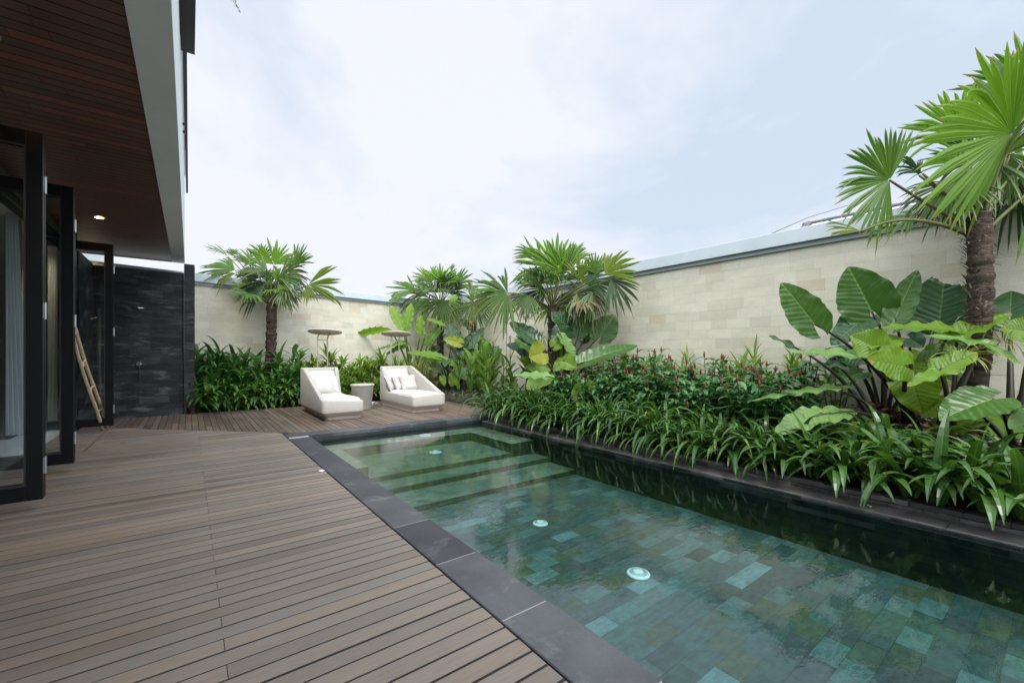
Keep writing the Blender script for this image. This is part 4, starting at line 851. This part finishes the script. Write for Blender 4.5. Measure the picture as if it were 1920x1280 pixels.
ear_plant('elephant_ear', 'elephant ear plant with upright dark leaves left of the shaggy palm trunk', 'plant', 'elephant ear plants', onx(1712, 815, 5.75), [
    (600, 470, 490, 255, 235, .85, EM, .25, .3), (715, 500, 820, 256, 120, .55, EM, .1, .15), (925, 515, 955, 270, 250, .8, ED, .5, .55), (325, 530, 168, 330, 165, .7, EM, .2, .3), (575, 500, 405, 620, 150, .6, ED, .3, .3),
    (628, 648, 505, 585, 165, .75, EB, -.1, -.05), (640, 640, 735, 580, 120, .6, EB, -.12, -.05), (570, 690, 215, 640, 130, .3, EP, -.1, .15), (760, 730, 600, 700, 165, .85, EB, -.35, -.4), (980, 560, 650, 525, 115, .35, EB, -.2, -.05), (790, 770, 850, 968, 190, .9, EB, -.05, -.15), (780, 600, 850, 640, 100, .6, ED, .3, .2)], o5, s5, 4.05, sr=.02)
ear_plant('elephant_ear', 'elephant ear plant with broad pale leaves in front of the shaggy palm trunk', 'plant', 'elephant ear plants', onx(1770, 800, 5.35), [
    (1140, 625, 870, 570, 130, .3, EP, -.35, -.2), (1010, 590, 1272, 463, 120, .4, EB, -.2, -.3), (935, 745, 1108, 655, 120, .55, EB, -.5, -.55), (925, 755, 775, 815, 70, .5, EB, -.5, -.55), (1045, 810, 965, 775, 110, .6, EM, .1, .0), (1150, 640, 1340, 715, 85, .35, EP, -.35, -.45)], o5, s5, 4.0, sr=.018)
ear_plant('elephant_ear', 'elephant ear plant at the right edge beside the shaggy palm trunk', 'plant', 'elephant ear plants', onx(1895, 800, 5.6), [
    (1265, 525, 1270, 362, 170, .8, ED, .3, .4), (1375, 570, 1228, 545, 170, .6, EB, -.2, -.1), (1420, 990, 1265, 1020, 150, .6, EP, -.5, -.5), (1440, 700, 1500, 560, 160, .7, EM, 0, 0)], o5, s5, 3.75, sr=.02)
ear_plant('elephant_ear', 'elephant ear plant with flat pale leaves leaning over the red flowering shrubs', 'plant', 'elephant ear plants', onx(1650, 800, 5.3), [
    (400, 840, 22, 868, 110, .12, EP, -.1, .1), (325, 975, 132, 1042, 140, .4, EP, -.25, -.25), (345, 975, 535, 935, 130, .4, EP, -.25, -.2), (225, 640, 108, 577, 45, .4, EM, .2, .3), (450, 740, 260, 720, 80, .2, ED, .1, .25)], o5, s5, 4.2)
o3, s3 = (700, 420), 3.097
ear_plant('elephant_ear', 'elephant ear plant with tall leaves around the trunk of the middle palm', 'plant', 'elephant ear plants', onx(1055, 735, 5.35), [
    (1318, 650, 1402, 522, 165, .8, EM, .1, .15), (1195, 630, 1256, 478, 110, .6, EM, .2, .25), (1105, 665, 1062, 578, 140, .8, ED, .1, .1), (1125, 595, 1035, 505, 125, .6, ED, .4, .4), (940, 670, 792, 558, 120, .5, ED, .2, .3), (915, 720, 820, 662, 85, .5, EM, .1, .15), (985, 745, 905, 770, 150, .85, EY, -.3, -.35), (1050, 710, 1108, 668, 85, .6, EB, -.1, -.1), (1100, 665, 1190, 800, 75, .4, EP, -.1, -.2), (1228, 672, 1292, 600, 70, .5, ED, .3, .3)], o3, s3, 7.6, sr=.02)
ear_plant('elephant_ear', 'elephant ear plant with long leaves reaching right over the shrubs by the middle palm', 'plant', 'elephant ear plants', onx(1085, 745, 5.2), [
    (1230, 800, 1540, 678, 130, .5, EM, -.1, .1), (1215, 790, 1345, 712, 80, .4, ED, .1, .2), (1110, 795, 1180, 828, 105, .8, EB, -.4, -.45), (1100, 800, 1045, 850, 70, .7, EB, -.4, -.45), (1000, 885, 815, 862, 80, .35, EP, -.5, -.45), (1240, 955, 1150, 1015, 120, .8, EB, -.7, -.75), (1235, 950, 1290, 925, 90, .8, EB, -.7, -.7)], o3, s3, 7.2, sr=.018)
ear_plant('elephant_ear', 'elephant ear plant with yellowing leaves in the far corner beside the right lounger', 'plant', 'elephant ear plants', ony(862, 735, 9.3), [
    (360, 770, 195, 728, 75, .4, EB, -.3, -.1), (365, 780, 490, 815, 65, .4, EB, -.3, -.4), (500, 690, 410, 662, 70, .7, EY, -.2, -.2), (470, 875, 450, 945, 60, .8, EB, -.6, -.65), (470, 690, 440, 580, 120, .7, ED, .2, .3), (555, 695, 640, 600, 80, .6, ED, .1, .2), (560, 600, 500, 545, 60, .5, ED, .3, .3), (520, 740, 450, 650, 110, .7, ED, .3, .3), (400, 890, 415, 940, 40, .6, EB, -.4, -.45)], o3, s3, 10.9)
o2, s2 = (340, 420), 3.097
ear_plant('banana_plant', 'bright green banana plant against the far wall behind the right lounger', 'plant', None, ony(775, 735, 10.9), [
    (1290, 618, 1213, 466, 62, .8, 'banana_leaf', 0, .1), (1302, 625, 1336, 456, 58, .75, 'banana_leaf', .1, .2), (1387, 645, 1388, 528, 52, .85, 'banana_leaf', -.2, -.2), (1215, 612, 1000, 640, 66, -.45, 'banana_leaf', -.1, .1), (1300, 690, 1120, 715, 60, .3, 'banana_leaf', -.1, 0), (1330, 700, 1180, 745, 50, .5, 'canna_leaf', 0, .1), (1535, 592, 1425, 543, 36, .5, 'banana_leaf', 0, .1), (1420, 640, 1350, 600, 40, .5, 'canna_leaf', .1, .2), (1440, 680, 1500, 600, 60, .7, 'canna_leaf', .1, .2), (1310, 700, 1240, 680, 40, .6, 'canna_leaf', .1, .1)], o2, s2, 11.6, 0, 'stalk_green', 16, .03)

def wild_ear(base, n, hgt, spread, label, mats, seed):
    rnd = random.Random(seed); root = empty('elephant_ear', base, label, 'plant', 'elephant ear plants'); b = Vector(base)
    for q in range(n):
        az = q * 2.4 + rnd.uniform(-.4, .4); r = spread * rnd.uniform(.4, 1); A_ = b + Vector((r * math.cos(az), r * math.sin(az), hgt * rnd.uniform(.45, 1)))
        if A_.x > 6.3: A_.x = 6.3
        d = Vector((math.cos(az) * .8, math.sin(az) * .8, rnd.uniform(-.5, .6))); L = rnd.uniform(.3, .46); n_ = UP * .7 + (EYE - A_).normalized() * .8
        m = MB(); leafgrid(m, A_, A_ + d.normalized() * L, L * rnd.uniform(.7, .95), n_, .3, .16, .012, .012, .12, 8, seed=seed + q); lf = part(m, 'leaf', mats[q % len(mats)], root, smooth=True)
        m = MB(); hv = Vector((A_.x - b.x, A_.y - b.y, 0)); m.tube(curve(b, A_, UP * .08 - hv * .08), [.018 * (1.4 - i * .09) for i in range(11)], 7); m.build('stalk', 'stalk_dark', lf, smooth=True)
wild_ear((5.85, 6.6, .1), 9, 1.2, .5, 'elephant ear plant half hidden behind the trunk of the middle palm', (ED, EM, EB), 11)
wild_ear((5.45, 5.55, .1), 9, .85, .45, 'low elephant ear plant in front of the trunk of the middle palm', (EM, EB, ED), 12)
wild_ear((5.7, 10.6, .1), 11, 1.3, .55, 'elephant ear plant in front of the smaller corner palm', (ED, EM, EB, EM), 13)
wild_ear((6.0, 9.3, .1), 10, 1.25, .5, 'elephant ear plant in the corner under the slender young palm', (ED, EM, ED, EB), 14)
wild_ear((5.95, 1.25, .2), 9, .95, .4, 'elephant ear plant against the right wall behind the bright leaves by the shaggy palm', (ED, EM, EB), 21)
wild_ear((5.35, .28, .15), 8, .62, .35, 'low elephant ear plant under the shaggy palm among the bronze begonias', (EB, EM, EP), 22)
wild_ear((5.3, 9.7, .1), 9, .9, .45, 'low elephant ear plant beside the banana plant', (EM, EB, EM, ED), 15)
# ------------------------------------------------------------------ repeated plants
def rosette_shrub(nst, hgt, L, W_, nb, seed, spread=.28, droop=1.0):
    random.seed(seed); m = MB(); ms_ = MB()
    for s in range(nst):
        a = random.uniform(0, 6.283); r = spread * math.sqrt(random.random()); h_ = hgt * random.uniform(.55, 1.05); top = Vector((r * math.cos(a) * 1.5, r * math.sin(a) * 1.5, h_)); bot = Vector((r * .4 * math.cos(a), r * .4 * math.sin(a), 0))
        ms_.tube(curve(bot, top, Vector((0, 0, .03)), 5), .007, 5)
        for q in range(nb):
            t = 1 - .55 * (q / nb) ** 1.2; p = bot.lerp(top, t); az = q * 2.4 + random.uniform(-.4, .4); el = R_(64 - 80 * (q / nb)) + random.uniform(-.3, .3)
            blade(m, p, (math.cos(az) * math.cos(el), math.sin(az) * math.cos(el), math.sin(el)), L * random.uniform(.7, 1.15), W_ * random.uniform(.8, 1.15), droop * random.uniform(.5, 1.3), 6, .25, 0)
    return m, ms_
def proto(name, m, ms_, leaf, stem, label, cat, group):
    r = empty(name, (0, 0, 0), label, cat, group); m.build('foliage', leaf, r)
    if ms_: ms_.build('stem', stem, r, smooth=True)
    return r
def place(protos, spots, label=None):
    """first placement uses the prototype itself, the rest are copies with their parts"""
    used = set()
    for i, (x, y, z, s, lab) in enumerate(spots):
        p = protos[i % len(protos)]
        o = p if p.name not in used else copy_tree(p); used.add(p.name)
        if o is p: KIDS.setdefault(p.name, list(p.children))
        o.location = (x, y, z); o.rotation_euler = (0, 0, random.uniform(0, 6.28)); o.scale = (s, s, s * random.uniform(.92, 1.08))
        if lab: o['label'] = lab
L1 = 'glossy dark green leafy shrub in the bed behind the deck, left of the left lounger'
hp_ = [proto('leafy_shrub', *rosette_shrub(7, .62, .30, .06, 17, 100 + i, .2, 1.7), 'hedge_leaf', 'stalk_green', L1, 'shrub', 'dark leafy shrubs left of the loungers') for i in range(4)]
L0 = 'low bright green broad leaved shrub at the deck edge left of the left lounger'
fp_ = [proto('leafy_shrub', *rosette_shrub(6, .42, .29, .066, 15, 180 + i, .16, 2.0), 'front_leaf', 'stalk_green', L0, 'shrub', 'low bright shrubs at the deck edge') for i in range(3)]
random.seed(40); place(fp_, [(.2 + .21 * i, 9.86 + random.uniform(-.04, .06), 0, random.uniform(.85, 1.15), L0) for i in range(8)])
random.seed(41); sp_ = []
for row, (yy, sc, dx) in enumerate(((10.08, .85, .24), (10.2, 1.05, .25), (10.42, 1.32, .27), (10.72, 1.5, .3))):
    x = .22 + row * .06
    while x < 1.92 - .03 * row:
        if not (row > 0 and abs(x - 1.45) < .17 and abs(yy - 10.6) < .25): sp_.append((x, yy + random.uniform(-.06, .06), .0, sc * random.uniform(.88, 1.1), L1))
        x += dx * random.uniform(.85, 1.15)
place(hp_, sp_)
L2 = 'yellow green leafy shrub in the bed behind the loungers and the side table'
hp_ = [proto('leafy_shrub', *rosette_shrub(7, .62, .26, .05, 18, 130 + i, .2, 1.3), 'hedge_leaf_light', 'stalk_green', L2, 'shrub', 'light leafy shrubs behind the loungers') for i in range(4)]
sp_ = []
for yy, sc, dx in ((9.88, .8, .27), (10.25, 1.12, .27), (10.65, 1.35, .3)):
    x = 1.98
    while x < 4.65: sp_.append((x, yy + random.uniform(-.07, .07), .0, sc * random.uniform(.86, 1.1), L2)); x += dx * random.uniform(.85, 1.15)
place(hp_, sp_)
L3 = 'cream variegated spiky shrub behind the right lounger'
vp = [proto('variegated_shrub', *rosette_shrub(6, .6, .2, .026, 24, 150 + i, .2, .9), 'variegated_leaf', 'stalk_green', L3, 'shrub', 'variegated shrubs in the corner') for i in range(2)]
place(vp, [(4.55, 10.2, .02, 1.05, L3), (4.9, 10.3, .02, 1.25, L3), (4.75, 9.8, .02, .85, L3), (5.2, 10.6, .05, 1.35, L3)])
L4 = 'spiky green shrub along the foot of the right wall behind the red flowers'
dp_ = [proto('spiky_shrub', *rosette_shrub(5, .75, .28, .032, 18, 160 + i, .16, .7), 'hedge_leaf_light', 'stalk_green', L4, 'shrub', 'spiky shrubs along the right wall') for i in range(3)]
random.seed(5); sp_ = []; y = 1.75
while y < 5.2: sp_.append((6.12 + random.uniform(-.1, .12), y, .2, random.uniform(.9, 1.15), L4)); y += random.uniform(.26, .4)
place(dp_, sp_)
# spider lilies along the kerb
def lily(seed, n, L, W_, dr=(2.1, 3.6)):
    random.seed(seed); m = MB()
    for q in range(n):
        az = q * 2.4 + random.uniform(-.5, .5); t = q / n; el = R_(44 + 42 * (1 - t) * random.uniform(.6, 1.1)); r = random.uniform(0, .05)
        blade(m, (r * math.cos(az), r * math.sin(az), .02), (math.cos(az) * math.cos(el), math.sin(az) * math.cos(el), math.sin(el)), L * random.uniform(.75, 1.15), W_ * random.uniform(.8, 1.15), random.uniform(*dr), 11, .3, 1, random.uniform(-.3, .3))
    return m
L5 = 'arching green lily clump in the border overhanging the stone kerb of the pool'
L6 = 'broad leaved lily clump at the near right end of the border below the shaggy palm'
lp1 = [proto('lily_clump', lily(200 + i, 22, .60, .042), None, 'lily_leaf', None, L5, 'lily', 'lily clumps along the pool kerb') for i in range(5)]
lp2 = [proto('lily_clump', lily(220 + i, 18, .56, .066, (1.7, 3.0)), None, 'lily_leaf', None, L6, 'lily', 'broad lily clumps at the near end of the border') for i in range(4)]
random.seed(9); s1 = []; s2_ = []
for X, st_, dz in ((4.32, .16, .0), (4.52, .19, .05), (4.78, .24, .12)):
    y = -.35
    while y < 6.45:
        if y < 1.7: s2_.append((X + random.uniform(-.05, .05), y, dz, random.uniform(.98, 1.2) * (1.12 if X < 4.5 else 1), L6)); y += st_ * random.uniform(1.0, 1.4)
        else:
            if not (X > 4.7 and y < 4.6): s1.append((X + random.uniform(-.05, .05), y, dz - .0, random.uniform(1.0, 1.25), L5))
            y += st_ * random.uniform(.85, 1.15)
for y in (): s2_.append((5.05 + random.uniform(-.1, .1), y, .12, random.uniform(1.1, 1.4), L6))
place(lp1, s1); place(lp2, s2_)
# red cone gingers
def ginger(seed):
    random.seed(seed); m = MB(); ms_ = MB(); fl = []
    for s in range(9):
        a = random.uniform(0, 6.283); r = random.uniform(.05, .30); h_ = random.uniform(.5, .86); top = Vector((r * math.cos(a), r * math.sin(a), h_)); bot = top * .25; bot.z = 0
        c_ = curve(bot, top, Vector((0, 0, .05)), 8); ms_.tube(c_, .005, 5)
        for q in range(13):
            t = .28 + .72 * (q / 12); p = bot.lerp(top, t) + Vector((0, 0, .2 * t * (1 - t))); az = q * 2.2 + a; el = R_(random.uniform(-5, 40))
            blade(m, p, (math.cos(az) * math.cos(el), math.sin(az) * math.cos(el), math.sin(el)), random.uniform(.13, .19), random.uniform(.058, .08), random.uniform(.5, 1.5), 5, .22, 2)
        if random.random() < .6: fl.append((top.x, top.y, h_))
    return m, ms_, fl
L7 = 'dark leaved flowering shrub with small red cone flowers before the right wall'
gp = []
for i in range(6):
    m, ms_, fl = ginger(300 + i); r = proto('red_flower_shrub', m, ms_, 'ginger_leaf', 'stalk_green', L7, 'flowering shrub', 'red flowering shrubs along the right wall')
    for (x, y, z) in fl:
        f = MB().lathe([(.005, -.01), (.010, .008), (.0135, .022), (.012, .04), (.007, .058), (.001, .072)], (x, y, z), 9).build('flower', 'red_cone', r, smooth=True)
    gp.append(r)
random.seed(21); sp_ = []
for X, z, sc in ((4.86, .03, .9), (5.12, .06, 1.0), (5.42, .1, 1.05), (5.75, .15, 1.05)):
    y = 1.75 + random.uniform(0, .2)
    while y < 5.1: sp_.append((X + random.uniform(-.08, .08), y, z, sc * random.uniform(.9, 1.1), L7)); y += random.uniform(.30, .42)
place(gp, sp_)
# cannas in the corner
def canna(seed, n=8, H=1.0):
    random.seed(seed); m = MB(); ms_ = MB(); lean = Vector((random.uniform(-.12, .12), random.uniform(-.12, .12), H)); ms_.tube(curve((0, 0, 0), lean, (0, 0, 0), 6), .011, 6)
    for q in range(n):
        t = .15 + .8 * q / n; p = lean * t; az = q * 2.5 + random.uniform(-.5, .5); el = R_(random.uniform(35, 72)); d = Vector((math.cos(az) * math.cos(el), math.sin(az) * math.cos(el), math.sin(el))); L = random.uniform(.3, .46); T = p + d * L
        leafgrid(m, p + d * .04, T, L * random.uniform(.26, .36), UP + d.cross(UP) * .2 - Vector((d.x, d.y, 0)) * .6, 0, .35, .006, .002, .18, 14, 4, 12, q + seed, .55, .7)
    return m, ms_, lean
L8 = 'upright canna with broad bright green leaves in the corner right of the right lounger'
cps = []
for i in range(4):
    m, ms_, tp = canna(400 + i); r = empty('canna', (0, 0, 0), L8, 'plant', 'cannas in the corner'); m.build('foliage', 'canna_leaf', r, smooth=True); ms_.build('stem', 'stalk_green', r, smooth=True); cps.append(r)
random.seed(3); sp_ = []
for q in range(15): sp_.append((5.2 + random.uniform(-.25, .75), 7.2 + q * .13 + random.uniform(-.1, .1), .05, random.uniform(.75, 1.12), L8))
sp_ += [(5.75, 7.0, .1, 1.2, L8), (5.9, 8.6, .1, 1.25, L8), (6.0, 9.4, .1, 1.3, L8)]
place(cps, sp_)
for px, py, d_, lab in ((884, 605, 9.9, 'red flower head of a tall canna above the corner plants'), (985, 596, 8.9, 'orange flower head on a bare stalk before the right wall')):
    p = atd(px, py, d_); r = empty('tall_flower', (p.x, p.y, .1), lab, 'flower', 'tall flower stalks by the palms'); m = MB(); m.tube(curve((0, 0, 0), (0, 0, p.z - .1), (.03, 0, 0)), .006, 6); m.build('stem', 'stalk_green', r, smooth=True)
    m = MB()
    for q in range(9): az = q * 2.4; el = R_(random.uniform(10, 80)); blade(m, (0, 0, p.z - .1 - random.uniform(0, .10)), (math.cos(az) * math.cos(el), math.sin(az) * math.cos(el), math.sin(el)), .08, .04, .8, 4, .3, 2)
    m.build('petals', 'orange_flower', r)
for px, lab in ((949, 'dark seed spike on a tall stalk against the right wall, left one of two'), (956, 'dark seed spike on a tall stalk against the right wall, right one of two')):
    p = atd(px, 603 + (px - 949) * 4, 9.1); r = empty('seed_spike', (p.x, p.y, .1), lab, 'flower spike', 'dark seed spikes'); m = MB(); m.tube([(0, 0, 0), (.01, 0, p.z - .1)], .005, 6); m.build('stem', 'stalk_dark', r)
    m = MB()
    for q in range(14): a = q * 2.4; m.lathe([(.002, 0), (.012, .012), (.003, .03)], (.016 * math.cos(a), .016 * math.sin(a), p.z - .36 + q * .02), 6)
    m.build('seed_pods', 'stalk_dark', r)
# ground cover beside the platform (beyond counting) and begonias under the shaggy palm
random.seed(77); m = MB()
for q in range(2600):
    x, y = random.uniform(4.66, 5.6), random.uniform(6.35, 9.6)
    if x < 4.80 and y < 6.5: continue
    a = random.uniform(0, 6.283); el = R_(random.uniform(10, 75)); blade(m, (x, y, soil_z(x, y) - .02 + random.uniform(.0, .10)), (math.cos(a) * math.cos(el), math.sin(a) * math.cos(el), math.sin(el)), random.uniform(.07, .14), random.uniform(.014, .022), 1.0, 4, .25, 0)
tag(m.build('ground_cover', 'cover_leaf'), 'low grey green ground cover beside the right edge of the lounger platform', 'ground cover', kind='stuff')
def begonia(seed):
    random.seed(seed); m = MB(); fl = []
    for q in range(70):
        a = random.uniform(0, 6.283); r = random.uniform(.02, .2); h_ = random.uniform(.06, .3); el = R_(random.uniform(0, 50)); blade(m, (r * math.cos(a), r * math.sin(a), h_), (math.cos(a) * math.cos(el), math.sin(a) * math.cos(el), math.sin(el)), random.uniform(.06, .10), random.uniform(.05, .08), 1.2, 4, .2, 2)
    return m
L9 = 'dark bronze leaved begonia on the soil at the foot of the shaggy palm'
bps = []
for i in range(3):
    r = empty('begonia', (0, 0, 0), L9, 'plant', 'begonias under the shaggy palm'); begonia(500 + i).build('foliage', 'begonia_leaf', r)
    for q in range(2): MB().lathe([(.002, 0), (.022, .008), (.026, .018), (.012, .03), (.001, .034)], (random.uniform(-.15, .15), random.uniform(-.15, .15), random.uniform(.27, .34)), 9).build('flower', 'pink_flower', r, smooth=True)
    bps.append(r)
sp_ = []
for q in range(24):
    x, y = random.uniform(5.1, 6.1), random.uniform(-.2, 1.5)
    sp_.append((x, y, soil_z(x, y) + .01, random.uniform(.8, 1.15), L9))
place(bps, sp_)
# tufts growing on the palm trunks
def tuft(p, n, L, W_, label, seed):
    random.seed(seed); r = empty('spider_plant', p, label, 'plant', 'tufts growing on palm trunks'); m = MB()
    for q in range(n):
        a = q * 2.4; el = R_(random.uniform(-10, 70)); blade(m, (.03 * math.cos(a), .03 * math.sin(a), 0), (math.cos(a) * math.cos(el), math.sin(a) * math.cos(el), math.sin(el)), L * random.uniform(.6, 1.1), W_, random.uniform(1.2, 2.6), 8, .25, 1)
    m.build('foliage', 'variegated_leaf', r)
tuft(atd(1800, 668, 3.62), 60, .30, .012, 'pale spider plant tuft growing on the shaggy palm trunk', 1)
tuft(atd(1012, 632, 8.0), 50, .34, .018, 'pale spider plant tuft growing on the middle palm trunk', 2)
tuft(atd(1882, 640, 3.7), 30, .26, .010, 'thin pale tuft on the right side of the shaggy palm trunk', 3)
